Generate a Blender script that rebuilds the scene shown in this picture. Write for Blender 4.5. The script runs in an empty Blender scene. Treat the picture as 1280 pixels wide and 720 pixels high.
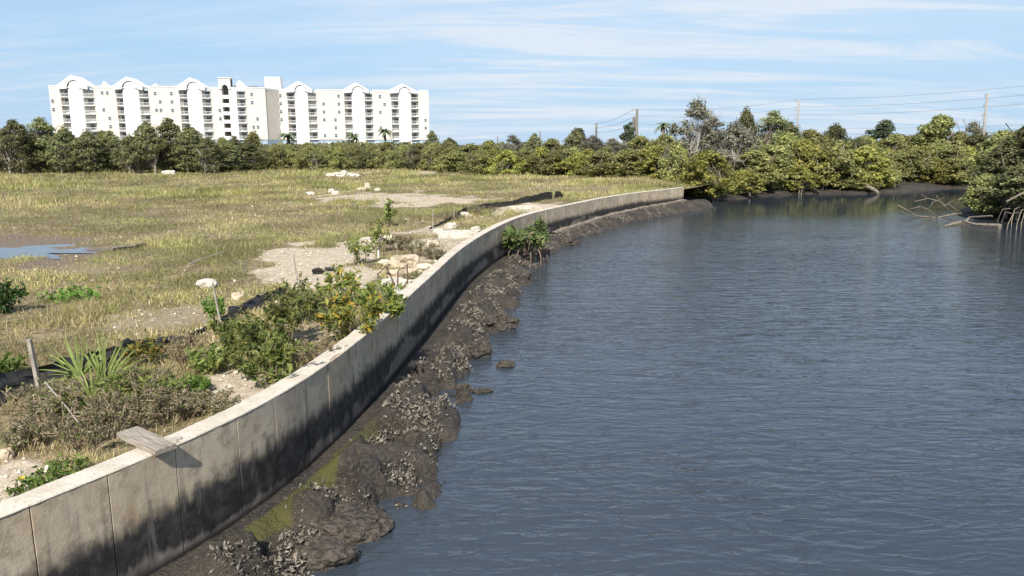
import bpy, bmesh, math, random
import numpy as np
from mathutils import Vector, Matrix, noise as mnoise
random.seed(7); RNG = np.random.default_rng(7)
SC = bpy.context.scene
COL = SC.collection
R = math.radians

# ------------------------------------------------------------------ camera, sky, sun, exposure
CAM_H, FPX, PITCH = 4.0, 940.0, math.atan(180 / 940.0)
cd = bpy.data.cameras.new('camera'); cam = bpy.data.objects.new('camera', cd); COL.objects.link(cam)
cam.location = (0, 0, CAM_H); cam.rotation_euler = (math.pi / 2 - PITCH, 0, 0)
cd.sensor_width = 36; cd.lens = FPX / 1280 * 36; cd.clip_start = 0.1; cd.clip_end = 8000
SC.camera = cam

SUN_EL, SUN_PHI = R(43), R(8)           # sun stands behind the camera, a little to its left
sun_dir = Vector((-math.sin(SUN_PHI) * math.cos(SUN_EL), -math.cos(SUN_PHI) * math.cos(SUN_EL), math.sin(SUN_EL)))
sl = bpy.data.lights.new('sun', 'SUN'); so = bpy.data.objects.new('sun', sl); COL.objects.link(so)
sl.energy = 4.6; sl.angle = R(0.5); sl.color = (1.0, 0.94, 0.85)
so.rotation_euler = sun_dir.to_track_quat('Z', 'Y').to_euler(); so.location = (-20, -40, 60)

w = bpy.data.worlds.new('World'); SC.world = w; w.use_nodes = True
nt = w.node_tree; nt.nodes.clear(); N = nt.nodes.new; L = nt.links.new
out = N('ShaderNodeOutputWorld'); bg = N('ShaderNodeBackground'); sky = N('ShaderNodeTexSky')
sky.sky_type = 'NISHITA'; sky.sun_disc = False; sky.sun_elevation = SUN_EL
sky.sun_rotation = math.atan2(sun_dir.x, sun_dir.y); sky.air_density = 1.0; sky.dust_density = 0.25; sky.ozone_density = 2.2
bg.inputs[1].default_value = 0.10
tc = N('ShaderNodeTexCoord'); sep = N('ShaderNodeSeparateXYZ'); L(tc.outputs['Generated'], sep.inputs[0])
def wmath(op, a, b=None):
    n = N('ShaderNodeMath'); n.operation = op
    for i, v in enumerate((a, b)):
        if v is None: continue
        if isinstance(v, (int, float)): n.inputs[i].default_value = v
        else: L(v, n.inputs[i])
    return n.outputs[0]
zz = wmath('ADD', wmath('MAXIMUM', sep.outputs[2], 0.0), 0.12)
cx = wmath('DIVIDE', sep.outputs[0], zz); cy = wmath('DIVIDE', sep.outputs[1], zz)
comb = N('ShaderNodeCombineXYZ'); L(cx, comb.inputs[0]); L(cy, comb.inputs[1])
def cloud(rot, scale, nscale, detail, lo, hi, dist, loc):
    m = N('ShaderNodeMapping'); m.inputs['Rotation'].default_value = (0, 0, R(rot)); m.inputs['Scale'].default_value = scale
    m.inputs['Location'].default_value = loc
    L(comb.outputs[0], m.inputs[0])
    t = N('ShaderNodeTexNoise'); t.inputs['Scale'].default_value = nscale; t.inputs['Detail'].default_value = detail
    t.inputs['Roughness'].default_value = 0.62; t.inputs['Distortion'].default_value = dist
    L(m.outputs[0], t.inputs['Vector'])
    r = N('ShaderNodeMapRange'); r.inputs[1].default_value = lo; r.inputs[2].default_value = hi; r.interpolation_type = 'SMOOTHSTEP'
    L(t.outputs[0], r.inputs[0]); return r.outputs[0]
streak = cloud(28, (0.35, 1.6, 1), 1.3, 9, 0.40, 0.68, 1.2, (3.1, 0.4, 0))
broad = cloud(18, (0.30, 0.55, 1), 0.7, 4, 0.32, 0.68, 0.4, (0.6, 2.2, 0))
cov = wmath('ADD', wmath('MULTIPLY', wmath('MULTIPLY', streak, wmath('ADD', broad, 0.35)), 0.85), wmath('MULTIPLY', broad, 0.42))
mixc = N('ShaderNodeMix'); mixc.data_type = 'RGBA'
hz = N('ShaderNodeMapRange'); hz.interpolation_type = 'SMOOTHSTEP'
for i_, v_ in ((1, -.02), (2, .45), (3, .92), (4, .08)): hz.inputs[i_].default_value = v_
L(sep.outputs[2], hz.inputs[0])
mixh = N('ShaderNodeMix'); mixh.data_type = 'RGBA'; L(hz.outputs[0], mixh.inputs[0]); L(sky.outputs[0], mixh.inputs[6]); mixh.inputs[7].default_value = (2.5, 4.0, 5.8, 1)   # thin pale haze low in the sky
xr = N('ShaderNodeMapRange'); xr.interpolation_type = 'SMOOTHSTEP'
for i_, v_ in ((1, -.55), (2, .25), (3, .45), (4, 1.0)): xr.inputs[i_].default_value = v_
L(sep.outputs[0], xr.inputs[0]); cov = wmath('MULTIPLY', cov, xr.outputs[0])
L(wmath('MINIMUM', cov, 0.85), mixc.inputs[0]); L(mixh.outputs[2], mixc.inputs[6]); mixc.inputs[7].default_value = (5.2, 5.65, 6.2, 1)
L(mixc.outputs[2], bg.inputs[0]); L(bg.outputs[0], out.inputs[0])

SC.view_settings.view_transform = 'Standard'; SC.view_settings.look = 'None'
SC.view_settings.exposure = 0.6; SC.view_settings.gamma = 1.0
SC.render.engine = 'CYCLES'
SC.cycles.max_bounces = 8; SC.cycles.transparent_max_bounces = 12; SC.cycles.diffuse_bounces = 3
SC.cycles.caustics_reflective = False; SC.cycles.caustics_refractive = False

# ------------------------------------------------------------------ helpers
def at(u, v, y=None, z=None):
    """point on the line of sight of photo pixel (u, v), at forward distance y or at height z"""
    a = (u - 640) / FPX; b = (360 - v) / FPX
    dx, dy, dz = a, math.cos(PITCH) + b * math.sin(PITCH), -math.sin(PITCH) + b * math.cos(PITCH)
    t = y / dy if y is not None else (z - CAM_H) / dz
    return Vector((dx * t, dy * t, CAM_H + dz * t))

def vnoise(x, y, seed=0):
    x = np.asarray(x, float); y = np.asarray(y, float)
    xi = np.floor(x).astype(np.int64); yi = np.floor(y).astype(np.int64); fx = x - xi; fy = y - yi
    fx = fx * fx * (3 - 2 * fx); fy = fy * fy * (3 - 2 * fy)
    def h(a, b):
        n = (a * 374761393 + b * 668265263 + seed * 974711) & 0xFFFFFFFF
        n = ((n ^ (n >> 13)) * 1274126177) & 0xFFFFFFFF
        return ((n ^ (n >> 16)) & 0xFFFF) / 65535.0
    return (h(xi, yi) * (1 - fx) + h(xi + 1, yi) * fx) * (1 - fy) + (h(xi, yi + 1) * (1 - fx) + h(xi + 1, yi + 1) * fx) * fy
def fbm(x, y, oct=4, seed=0):
    s = 0; a = 0.5; t = 0
    for k in range(oct):
        s = s + a * vnoise(np.asarray(x) * 2 ** k + 17.3 * k, np.asarray(y) * 2 ** k + 5.1 * k, seed + k); t += a; a *= 0.5
    return s / t
def sstep(a, b, x):
    t = np.clip((np.asarray(x, float) - a) / (b - a), 0, 1); return t * t * (3 - 2 * t)

def mesh_np(name, verts, faces, mat=None, smooth=False, attrs=None):
    """verts (n,3); faces (m,3) or (m,4) index array, or a list of such arrays"""
    me = bpy.data.meshes.new(name)
    fl = faces if isinstance(faces, list) else [faces]
    fl = [np.asarray(f, np.int32) for f in fl if len(f)]
    verts = np.asarray(verts, np.float32)
    me.vertices.add(len(verts)); me.vertices.foreach_set('co', verts.ravel())
    idx = np.concatenate([f.ravel() for f in fl]); tot = np.concatenate([np.full(len(f), f.shape[1], np.int32) for f in fl])
    me.loops.add(len(idx)); me.loops.foreach_set('vertex_index', idx)
    me.polygons.add(len(tot)); st = np.zeros(len(tot), np.int32); st[1:] = np.cumsum(tot)[:-1]
    me.polygons.foreach_set('loop_start', st); me.polygons.foreach_set('loop_total', tot)
    me.polygons.foreach_set('use_smooth', np.full(len(tot), smooth, bool))
    for k, a in (attrs or {}).items():
        a = np.asarray(a, np.float32)
        if a.ndim == 1:
            at_ = me.attributes.new(k, 'FLOAT', 'POINT'); at_.data.foreach_set('value', a)
        else:
            at_ = me.attributes.new(k, 'FLOAT_COLOR', 'POINT')
            at_.data.foreach_set('color', np.concatenate([a, np.ones((len(a), 1), np.float32)], 1).ravel())
    me.update(calc_edges=True); me.validate()
    if mat: me.materials.append(mat)
    return me

class MB:
    """collects boxes, tubes and polygons into one mesh"""
    def __init__(s): s.v = []; s.f = []
    def add(s, vs, fs):
        o = len(s.v); s.v += [tuple(p) for p in vs]; s.f += [tuple(i + o for i in f) for f in fs]
    def box(s, lo, hi, M=None):
        x0, y0, z0 = lo; x1, y1, z1 = hi
        vs = [Vector(p) for p in ((x0, y0, z0), (x1, y0, z0), (x1, y1, z0), (x0, y1, z0), (x0, y0, z1), (x1, y0, z1), (x1, y1, z1), (x0, y1, z1))]
        if M: vs = [M @ p for p in vs]
        s.add(vs, [(0, 3, 2, 1), (4, 5, 6, 7), (0, 1, 5, 4), (1, 2, 6, 5), (2, 3, 7, 6), (3, 0, 4, 7)])
    def prism(s, poly, y0, y1, M=None):      # poly in x,z extruded along y
        n = len(poly); vs = [Vector((x, y0, z)) for x, z in poly] + [Vector((x, y1, z)) for x, z in poly]
        if M: vs = [M @ p for p in vs]
        s.add(vs, [tuple(range(n)), tuple(range(2 * n - 1, n - 1, -1))] + [((i + 1) % n, i, i + n, (i + 1) % n + n) for i in range(n)])
    def tube(s, pts, rad, n=5, cap=True):
        pts = [Vector(p) for p in pts]; rad = rad if hasattr(rad, '__len__') else [rad] * len(pts)
        vs = []; up = Vector((0.13, 0.31, 0.94))
        for i, p in enumerate(pts):
            d = (pts[min(i + 1, len(pts) - 1)] - pts[max(i - 1, 0)]).normalized()
            a = d.cross(up); a = a.normalized() if a.length > 1e-3 else d.orthogonal().normalized(); b = d.cross(a)
            for k in range(n):
                t = 2 * math.pi * k / n; vs.append(p + (a * math.cos(t) + b * math.sin(t)) * rad[i])
        fs = [(i * n + k, i * n + (k + 1) % n, (i + 1) * n + (k + 1) % n, (i + 1) * n + k) for i in range(len(pts) - 1) for k in range(n)]
        if cap: fs += [tuple(range(n - 1, -1, -1)), tuple(range((len(pts) - 1) * n, len(pts) * n))]
        s.add(vs, fs)
    def mesh(s, name, mat, smooth=False):
        me = bpy.data.meshes.new(name); me.from_pydata(s.v, [], s.f); me.update()
        if smooth: me.polygons.foreach_set('use_smooth', [True] * len(me.polygons))
        if mat: me.materials.append(mat)
        return me
    def obj(s, name, mat, parent=None, smooth=False): return link(name, s.mesh(name, mat, smooth), parent)

def link(name, me, parent=None, loc=None):
    o = bpy.data.objects.new(name, me); COL.objects.link(o)
    if parent: o.parent = parent
    if loc is not None: o.location = loc
    return o
def tag(o, label=None, cat=None, group=None, kind=None):
    for k, v in (('label', label), ('category', cat), ('group', group), ('kind', kind)):
        if v: o[k] = v
    return o
def thing(name, label, cat, loc=(0, 0, 0), rz=0, group=None):
    o = link(name, None, None, loc); o.rotation_euler = (0, 0, rz); o.empty_display_size = 0.2
    return tag(o, label, cat, group)
def dup(root, loc, rz, scale, label, group=None):
    r = root.copy(); COL.objects.link(r); r.location = loc; r.rotation_euler = (0, 0, rz); r.scale = scale
    r['label'] = label
    if group: r['group'] = group
    for ch in list(root.children):
        c = ch.copy(); COL.objects.link(c); c.parent = r
        for g in list(ch.children):
            d = g.copy(); COL.objects.link(d); d.parent = c
    return r

# ------------------------------------------------------------------ materials
class Mat:
    def __init__(s, name, rough=0.8, spec=0.3):
        s.m = bpy.data.materials.new(name); s.m.use_nodes = True; s.t = s.m.node_tree
        s.b = s.t.nodes['Principled BSDF']; s.b.inputs['Roughness'].default_value = rough
        s.b.inputs['Specular IOR Level'].default_value = spec; s._pos = None
        s.out = s.t.nodes['Material Output']
    def n(s, t, **kw):
        nd = s.t.nodes.new(t)
        for k, v in kw.items(): setattr(nd, k, v)
        return nd
    def l(s, a, b): s.t.links.new(a, b)
    def pos(s, obj=False):
        if obj: return s.n('ShaderNodeTexCoord').outputs['Object']
        if not s._pos: s._pos = s.n('ShaderNodeNewGeometry').outputs['Position']
        return s._pos
    def noise(s, scale, detail=4, rough=0.55, stretch=None, dist=0, obj=False, off=0):
        t = s.n('ShaderNodeTexNoise'); t.inputs['Scale'].default_value = scale; t.inputs['Detail'].default_value = detail
        t.inputs['Roughness'].default_value = rough; t.inputs['Distortion'].default_value = dist
        m = s.n('ShaderNodeMapping'); m.inputs['Scale'].default_value = stretch or (1, 1, 1); m.inputs['Location'].default_value = (off, off * 1.7, off * .6)
        s.l(s.pos(obj), m.inputs[0]); s.l(m.outputs[0], t.inputs['Vector']); return t.outputs[0]
    def rng(s, v, lo, hi, a=0.0, b=1.0):
        r = s.n('ShaderNodeMapRange'); r.interpolation_type = 'SMOOTHSTEP'
        for i, x in enumerate((lo, hi, a, b)): r.inputs[i + 1].default_value = x
        s.l(v, r.inputs[0]); return r.outputs[0]
    def mix(s, f, a, b, blend='MIX'):
        m = s.n('ShaderNodeMix', data_type='RGBA', blend_type=blend)
        for i, x in ((0, f), (6, a), (7, b)):
            if isinstance(x, (int, float)): m.inputs[i].default_value = x
            elif isinstance(x, tuple): m.inputs[i].default_value = (*x, 1)
            else: s.l(x, m.inputs[i])
        return m.outputs[2]
    def math(s, op, a, b=0.0, c=None):
        m = s.n('ShaderNodeMath', operation=op)
        for i, x in enumerate((a, b, c)):
            if x is None: continue
            if isinstance(x, (int, float)): m.inputs[i].default_value = x
            else: s.l(x, m.inputs[i])
        return m.outputs[0]
    def attr(s, name, fac=True):
        a = s.n('ShaderNodeAttribute'); a.attribute_name = name; return a.outputs['Fac' if fac else 'Color']
    def color(s, c):
        if isinstance(c, tuple): s.b.inputs['Base Color'].default_value = (*c, 1)
        else: s.l(c, s.b.inputs['Base Color'])
        return s
    def bump(s, h, dist=0.01, strength=1.0):
        b = s.n('ShaderNodeBump'); b.inputs['Distance'].default_value = dist; b.inputs['Strength'].default_value = strength
        s.l(h, b.inputs['Height']); s.l(b.outputs[0], s.b.inputs['Normal']); return s

def m_plain(name, c, rough=0.7, var=0.25, scale=6.0, spec=0.3, bump=0.0):
    m = Mat(name, rough, spec); n = m.noise(scale, 5)
    m.color(m.mix(m.rng(n, 0.3, 0.7), tuple(x * (1 - var) for x in c), tuple(min(1, x * (1 + var)) for x in c)))
    if bump: m.bump(n, bump)
    return m.m

def m_leaf(name, trans=0.25):
    """leaf colour from the per-leaf 'tint' colour, each plant a little different; light passes through"""
    m = Mat(name, 0.55, 0.35)
    oi = m.n('ShaderNodeObjectInfo'); hs = m.n('ShaderNodeHueSaturation')
    m.l(m.attr('tint', False), hs.inputs['Color'])
    m.l(m.rng(oi.outputs['Random'], 0, 1, 0.72, 1.28), hs.inputs['Value'])
    m.l(m.math('MULTIPLY_ADD', oi.outputs['Random'], 0.03, 0.485), hs.inputs['Hue'])
    m.color(hs.outputs[0])
    tr = m.n('ShaderNodeBsdfTranslucent'); m.l(hs.outputs[0], tr.inputs[0])
    mx = m.n('ShaderNodeMixShader'); mx.inputs[0].default_value = trans
    m.l(m.b.outputs[0], mx.inputs[1]); m.l(tr.outputs[0], mx.inputs[2]); m.l(mx.outputs[0], m.out.inputs[0])
    return m.m
M_LEAF = m_leaf('leaf', .4); M_GRASS = m_leaf('grass_blade', 0.3)
M_BARK = m_plain('bark_grey', (0.20, 0.17, 0.13), 0.9, 0.35, 9)
M_PALEBARK = m_plain('bark_pale', (0.33, 0.295, 0.24), 0.85, 0.25, 9)
M_TWIG = m_plain('dry_twig', (0.30, 0.235, 0.16), 0.9, 0.3, 20)
M_ROOT = m_plain('prop_root', (0.17, 0.12, 0.09), 0.8, 0.3, 12)
M_PALEROOT = m_plain('pale_root', (0.20, 0.165, 0.125), 0.85, 0.3, 12)
M_WOOD = Mat('weathered_wood', 0.85, 0.2)
_g = M_WOOD.noise(5, 6, 0.6, (1, 14, 14), obj=True)
M_WOOD.color(M_WOOD.mix(M_WOOD.rng(_g, 0.3, 0.7), (0.19, 0.16, 0.125), (0.40, 0.355, 0.29))).bump(_g, 0.004); M_WOOD = M_WOOD.m
M_STAKE = m_plain('stake_wood', (0.31, 0.275, 0.225), 0.85, 0.25, 14)
M_LIME = m_plain('limestone', (0.56, 0.49, 0.37), 0.9, 0.22, 9, bump=0.02)
M_TANROCK = m_plain('tan_limestone', (0.42, 0.345, 0.245), 0.9, 0.4, 6, bump=0.02)
M_WHITEROCK = m_plain('white_limestone', (0.55, 0.50, 0.42), 0.9, 0.35, 6, bump=0.02)
M_SLAB = m_plain('pale_concrete', (0.50, 0.45, 0.37), 0.85, 0.25, 7, bump=0.008)
M_GREYCON = m_plain('grey_concrete', (0.32, 0.315, 0.31), 0.85, 0.25, 9, bump=0.008)
M_RUST = m_plain('rusty_steel', (0.10, 0.065, 0.05), 0.75, 0.4, 40)
M_FABRIC = Mat('black_fabric', 0.55, 0.35)
_g = M_FABRIC.noise(9, 4, 0.6); M_FABRIC.color(M_FABRIC.mix(_g, (0.014, 0.014, 0.014), (0.05, 0.047, 0.043))).bump(_g, 0.03); M_FABRIC = M_FABRIC.m
M_MUDROCK = m_plain('mud_rock', (0.060, 0.048, 0.037), 0.65, 0.55, 16, 0.4, 0.06)
M_SHELL = m_plain('oyster_shell', (0.165, 0.145, 0.115), 0.65, 0.7, 12, 0.35)
M_PVC = m_plain('white_plastic', (0.75, 0.75, 0.72), 0.4, 0.05)
M_POLE = m_plain('pole_wood', (0.17, 0.15, 0.13), 0.9, 0.2, 5)
M_CONPOLE = m_plain('pole_concrete', (0.30, 0.285, 0.27), 0.8, 0.1, 5)
M_WIRE = m_plain('wire', (0.22, 0.23, 0.25), 0.6, 0.1)
M_METAL = m_plain('grey_metal', (0.35, 0.36, 0.37), 0.5, 0.1)

# ------------------------------------------------------------------ sea wall line (water-side top edge), canal bank
WALL_TOP = 1.35; WALL_T = 0.24
_wp = [(-9.2, -6), (-6.4, -0.3), (-4.75, 3.0), (-3.85, 4.78), (-3.36, 5.70), (-2.97, 6.48), (-2.59, 7.49), (-2.31, 8.72), (-2.10, 10.16), (-1.89, 12.4),
       (-1.64, 15.43), (-1.26, 19.67), (-0.52, 24.32), (0.61, 28.84), (2.92, 34.39), (6.0, 40.48), (10.74, 47.31)]
def catmull(P, step=0.05):
    P = [np.array(p, float) for p in P]; P = [2 * P[0] - P[1]] + P + [2 * P[-1] - P[-2]]; o = []
    for i in range(1, len(P) - 2):
        n = max(2, int(np.linalg.norm(P[i + 1] - P[i]) / step))
        for t in np.linspace(0, 1, n, endpoint=False):
            o.append(0.5 * (2 * P[i] + (P[i + 1] - P[i - 1]) * t + (2 * P[i - 1] - 5 * P[i] + 4 * P[i + 1] - P[i + 2]) * t * t + (3 * P[i] - P[i - 1] - 3 * P[i + 1] + P[i + 2]) * t ** 3))
    o.append(P[-2]); return np.array(o)
WC = catmull(_wp)
for _ in range(60): WC[1:-1] = 0.25 * WC[:-2] + 0.5 * WC[1:-1] + 0.25 * WC[2:]
WS = np.concatenate([[0], np.cumsum(np.linalg.norm(np.diff(WC, axis=0), axis=1))])
def wall_at(s):
    s = np.asarray(s, float)
    p = np.stack([np.interp(s, WS, WC[:, 0]), np.interp(s, WS, WC[:, 1])], -1)
    q = np.stack([np.interp(s + .15, WS, WC[:, 0]) - np.interp(s - .15, WS, WC[:, 0]), np.interp(s + .15, WS, WC[:, 1]) - np.interp(s - .15, WS, WC[:, 1])], -1)
    q /= np.linalg.norm(q, axis=-1, keepdims=True)
    return p, q, np.stack([q[..., 1], -q[..., 0]], -1)          # point, direction, normal to the water
def wall_x(y): return np.interp(y, WC[:, 1], WC[:, 0])
def s_of_y(y): return np.interp(y, WC[:, 1], WS)
SEND = WS[-1]

# ------------------------------------------------------------------ field: bare patches, height
def patch(u0, u1, v0, v1, k):
    c = at((u0 + u1) / 2, (v0 + v1) / 2, z=1.2); a = at(u0, (v0 + v1) / 2, z=1.2); b = at(u1, (v0 + v1) / 2, z=1.2)
    t = at((u0 + u1) / 2, v0, z=1.2); d = at((u0 + u1) / 2, v1, z=1.2)
    return c.x, (t.y + d.y) / 2, (b.x - a.x) / 2, (t.y - d.y) / 2, k, c.x / max(c.y, 1)
SAND = [patch(*p) for p in ((318, 468, 298, 352, 1.3), (390, 610, 241, 258, .95), (470, 610, 278, 350, .6), (262, 335, 462, 505, .9), (-30, 105, 565, 650, .9),
        (110, 330, 372, 425, .42), (-40, 70, 455, 490, .45), (612, 720, 252, 272, 1.0), (500, 560, 214, 219, .8), (40, 180, 325, 345, .36), (400, 470, 215, 221, .7), (640, 840, 232, 246, .35), (330,420,372,440,.4))]
MUD = [patch(-120, 130, 288, 332, 1.2)]
def blob(lst, x, y, sd):
    m = np.zeros(np.shape(x)); n = fbm(np.asarray(x) * 1.3, np.asarray(y) * 0.9, 5, sd)
    for cx_, cy_, rx, ry, k, sh in lst:
        yy = np.asarray(y) - cy_; xx = np.asarray(x) - cx_ - sh * yy
        d = np.sqrt((xx / rx) ** 2 + (yy / ry) ** 2)
        m = np.maximum(m, k * sstep(1.35, 0.35, d + (n - 0.5) * 2.2))
    return m
def sand_mask(x, y): return np.clip(blob(SAND, x, y, 11), 0, 1)
def mud_mask(x, y): return np.clip(blob(MUD, x, y, 23), 0, 1)
def field_z(x, y):
    x = np.asarray(x, float); y = np.asarray(y, float)
    z = 1.17 + 0.10 * (fbm(x * 0.25, y * 0.25, 3, 3) - 0.5) + 0.05 * (fbm(x * 1.7, y * 1.7, 3, 5) - 0.5)
    z = z + 0.25 * sstep(30, 60, y) * (fbm(x * 0.07, y * 0.07, 2, 9) - 0.3)
    z = z - 0.07 * mud_mask(x, y)
    dw = wall_x(y) - x
    return np.where(dw < 0.8, z * sstep(0.2, .8, dw) + 1.20 * (1 - sstep(.2, .8, dw)), z)
def fz(x, y): return float(field_z(np.array([x]), np.array([y]))[0])

def grid_faces(nr, nc):
    i = np.arange(nr - 1)[:, None] * nc + np.arange(nc - 1)[None, :]
    return np.stack([i, i + 1, i + nc + 1, i + nc], -1).reshape(-1, 4)

ys = np.concatenate([np.arange(-5, 3, .5), np.arange(3, 16, .09), np.arange(16, 34, .2), np.arange(34, 60, .5), np.arange(60, 112, 2)])
ds = np.concatenate([np.arange(0.1, 9, .09), np.arange(9, 22, .25), np.arange(22, 60, 1.0), np.arange(60, 150, 5)])
YY, DD = np.meshgrid(ys, ds, indexing='ij'); right_edge = np.where(YY < 47.3, wall_x(YY), 10.74 + (YY - 47.3) * 0.55)
XX = right_edge - DD
ZZ = field_z(XX, YY); sm = sand_mask(XX, YY); mm = mud_mask(XX, YY)
ZZ = ZZ + 0.03 * (fbm(XX * 7, YY * 7, 2, 31) - .5) * sstep(20, 8, YY)
G = Mat('field_soil', 0.95, 0.15)
n1 = G.noise(0.7, 6); n2 = G.noise(9, 5); n3 = G.noise(45, 3)
turf = G.mix(G.rng(n1, 0.35, 0.65), (0.22, 0.18, 0.095), (0.31, 0.245, 0.15))
turf = G.mix(G.rng(n2, 0.35, 0.65), turf, (0.10, 0.085, 0.05))
sandc = G.mix(G.rng(n2, 0.3, 0.7), (0.345, 0.28, 0.20), (0.52, 0.445, 0.345)); sandc = G.mix(G.rng(n3, 0.55, 0.7), sandc, (0.56, 0.51, 0.43))
c = G.mix(G.rng(G.math('ADD', G.attr('sand'), G.math('MULTIPLY', G.math('SUBTRACT', n2, .5), .9)), 0.3, 0.7), turf, sandc)
c = G.mix(G.rng(G.math('ADD', G.attr('mud'), G.math('MULTIPLY', G.math('SUBTRACT', n1, .5), .8)), 0.3, 0.75), c, G.mix(n2, (0.10, 0.075, 0.055), (0.24, 0.19, 0.15)))
G.color(c).bump(G.math('ADD', G.math('MULTIPLY', n3, .4), n2), 0.03)
field = link('field', mesh_np('field', np.stack([XX, YY, ZZ], -1).reshape(-1, 3), grid_faces(*XX.shape)[:, ::-1], G.m, True, {'sand': sm.ravel(), 'mud': mm.ravel()}))
tag(field, 'grassy vacant lot with bare sandy patches behind the sea wall', None, None, 'structure')

# ------------------------------------------------------------------ far banks and the wide land
SHORE = [(10.5, 47.0), (12.5, 50), (16, 55.5), (20, 59), (25, 61.5), (32, 63), (38, 68), (52, 72), (70, 73), (70, 60), (50, 58.5), (38, 56), (31, 50.5), (26.5, 45), (25.2, 41.5), (25.8, 38), (28, 33), (29, 22), (29, -20), (-12, -20), (-10, 0), (0, 30)]
def poly_sd(px, py, poly):
    P = np.array(poly, float); Q = np.roll(P, -1, 0); d = np.full(px.shape, 1e9); ins = np.zeros(px.shape, bool)
    for (ax, ay), (bx, by) in zip(P, Q):
        ex, ey = bx - ax, by - ay; t = np.clip(((px - ax) * ex + (py - ay) * ey) / (ex * ex + ey * ey), 0, 1)
        d = np.minimum(d, np.hypot(px - ax - ex * t, py - ay - ey * t))
        if ay != by: ins ^= ((ay > py) != (by > py)) & (px < ax + (py - ay) / (by - ay) * ex)
    return np.where(ins, -d, d)
def bank_z(x, y):
    sd = poly_sd(x, y, SHORE) + (fbm(x * .35, y * .35, 3, 41) - .5) * 2.2
    z = np.where(sd < 0, np.maximum(-2.2, sd * 0.45), 0.75 * (1 - np.exp(-np.maximum(sd, 0) / 2.2)))
    return z + 0.22 * (fbm(x * 1.1, y * 1.1, 3, 43) - .5) * sstep(-1.5, 0.3, sd)
xs = np.concatenate([np.arange(-420, -20, 12), np.arange(-20, 8, 4), np.arange(8, 60, .5), np.arange(60, 130, 3), np.arange(130, 700, 20)])
y2 = np.concatenate([np.arange(-22, 28, 3), np.arange(28, 74, .5), np.arange(74, 120, 3), np.arange(120, 720, 20)])
X2, Y2 = np.meshgrid(xs, y2); Z2 = bank_z(X2, Y2)
leftof = (X2 < wall_x(Y2) + 4) & (Y2 < 47.3); Z2 = np.where(leftof, np.minimum(Z2, -1.0), Z2)
Z2 = np.where((X2 < 10.74 + (Y2 - 47.3) * .55 - .5) & (Y2 >= 47) & (Y2 < 110), np.minimum(Z2, .55), Z2)
B = Mat('bank_mud', 0.75, 0.35); n1 = B.noise(1.3, 6); n2 = B.noise(14, 4)
zc = B.n('ShaderNodeSeparateXYZ'); B.l(B.pos(), zc.inputs[0])
c = B.mix(B.rng(n1, 0.3, 0.7), (0.022, 0.018, 0.015), (0.055, 0.044, 0.034)); c = B.mix(B.rng(n2, .45, .75), c, (0.07, 0.06, 0.046))
c = B.mix(B.rng(zc.outputs[2], 0.55, 0.8), c, (0.12, 0.11, 0.055)); B.color(c).bump(n2, 0.05)
tag(link('bank', mesh_np('bank', np.stack([X2, Y2, Z2], -1).reshape(-1, 3), grid_faces(*X2.shape), B.m, True)), 'low muddy far bank and the land behind it', None, None, 'structure')
gm = MB(); gm.add([(-6000, -6000, -2.7), (6000, -6000, -2.7), (6000, 6000, -2.7), (-6000, 6000, -2.7)], [(0, 1, 2, 3)])
tag(gm.obj('ground', m_plain('ground_far', (0.10, 0.10, 0.06))), 'wide ground reaching to the horizon', None, None, 'structure')

# ------------------------------------------------------------------ mud bank at the wall foot
def foot_z(y): return np.interp(y, [0, 6, 9, 15, 28, 38, 47, 52], [.26, .30, .30, .22, .24, .40, .52, .45])
def bank_w(y): return np.interp(y, [0, 4, 6.5, 8.5, 11.8, 17, 21, 25, 29, 34, 38, 43, 47, 52], [1.3, 1.35, 1.38, 1.2, 1.2, 1.45, 1.45, 1.3, 1.05, .95, .95, 1.05, 1.2, 1.2])
def mud_z(s, t, P):
    y = P[..., 1]; x = P[..., 0]
    wv = bank_w(y) * (0.86 + 0.34 * fbm(s * .9, s * 0 + 3.3, 3, 51)); f0 = foot_z(y)
    q = t / wv
    z = f0 * (1 - q ** 1.7)
    z = np.where(q > 1, -(t - wv) * 0.42 - 0.02, z)
    env = sstep(0.10, 0.38, q) * sstep(1.6, 0.95, q)
    r = 1 - np.abs(2 * fbm(x * 1.5, y * 1.5, 3, 55) - 1); lump = sstep(.42, .62, fbm(x * 1.9 + 7, y * 1.9, 2, 57))
    fine = (1 - np.abs(2 * fbm(x * 5.5, y * 5.5, 4, 59) - 1)) - .75; chunk = fbm(x * 11, y * 11, 3, 63) - .5
    env = env * np.interp(y, [12, 26], [1, .55])
    z = z + env * (0.30 * (lump - .45) + 0.16 * (r - .6)) + fine * 0.17 * (0.12 + env) + chunk * .12 * (.15 + env)
    gap = sstep(.53, .66, fbm(x * .75 + 31, y * .75, 2, 61)) * sstep(.55, .8, q)
    return z - 0.22 * gap - 0.02, q
sv = np.concatenate([np.arange(8.0, 18, .035), np.arange(18, 28, .06), np.arange(28, SEND + 2.5, .1)])
tv = np.concatenate([np.arange(-0.03, 3.0, .04), np.arange(3.0, 7, .25)])
SS, TT = np.meshgrid(sv, tv, indexing='ij')
p_, q_, n_ = wall_at(np.minimum(SS, SEND)); ext = np.maximum(SS - SEND, 0)
PX = p_ + n_ * TT[..., None] + q_ * ext[..., None]
MZ, MQ = mud_z(SS, TT, PX)
algae = sstep(.12, .2, TT) * sstep(.52, .32, TT + .35 * (fbm(SS * 1.5, TT * 3, 3, 71) - .5)) * sstep(6.2, 7.0, PX[..., 1]) * sstep(10.5, 8.8, PX[..., 1])
MU = Mat('wet_mud', 0.62, 0.45); n1 = MU.noise(2.2, 6); n2 = MU.noise(18, 5, .65); n3 = MU.noise(60, 3)
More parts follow.
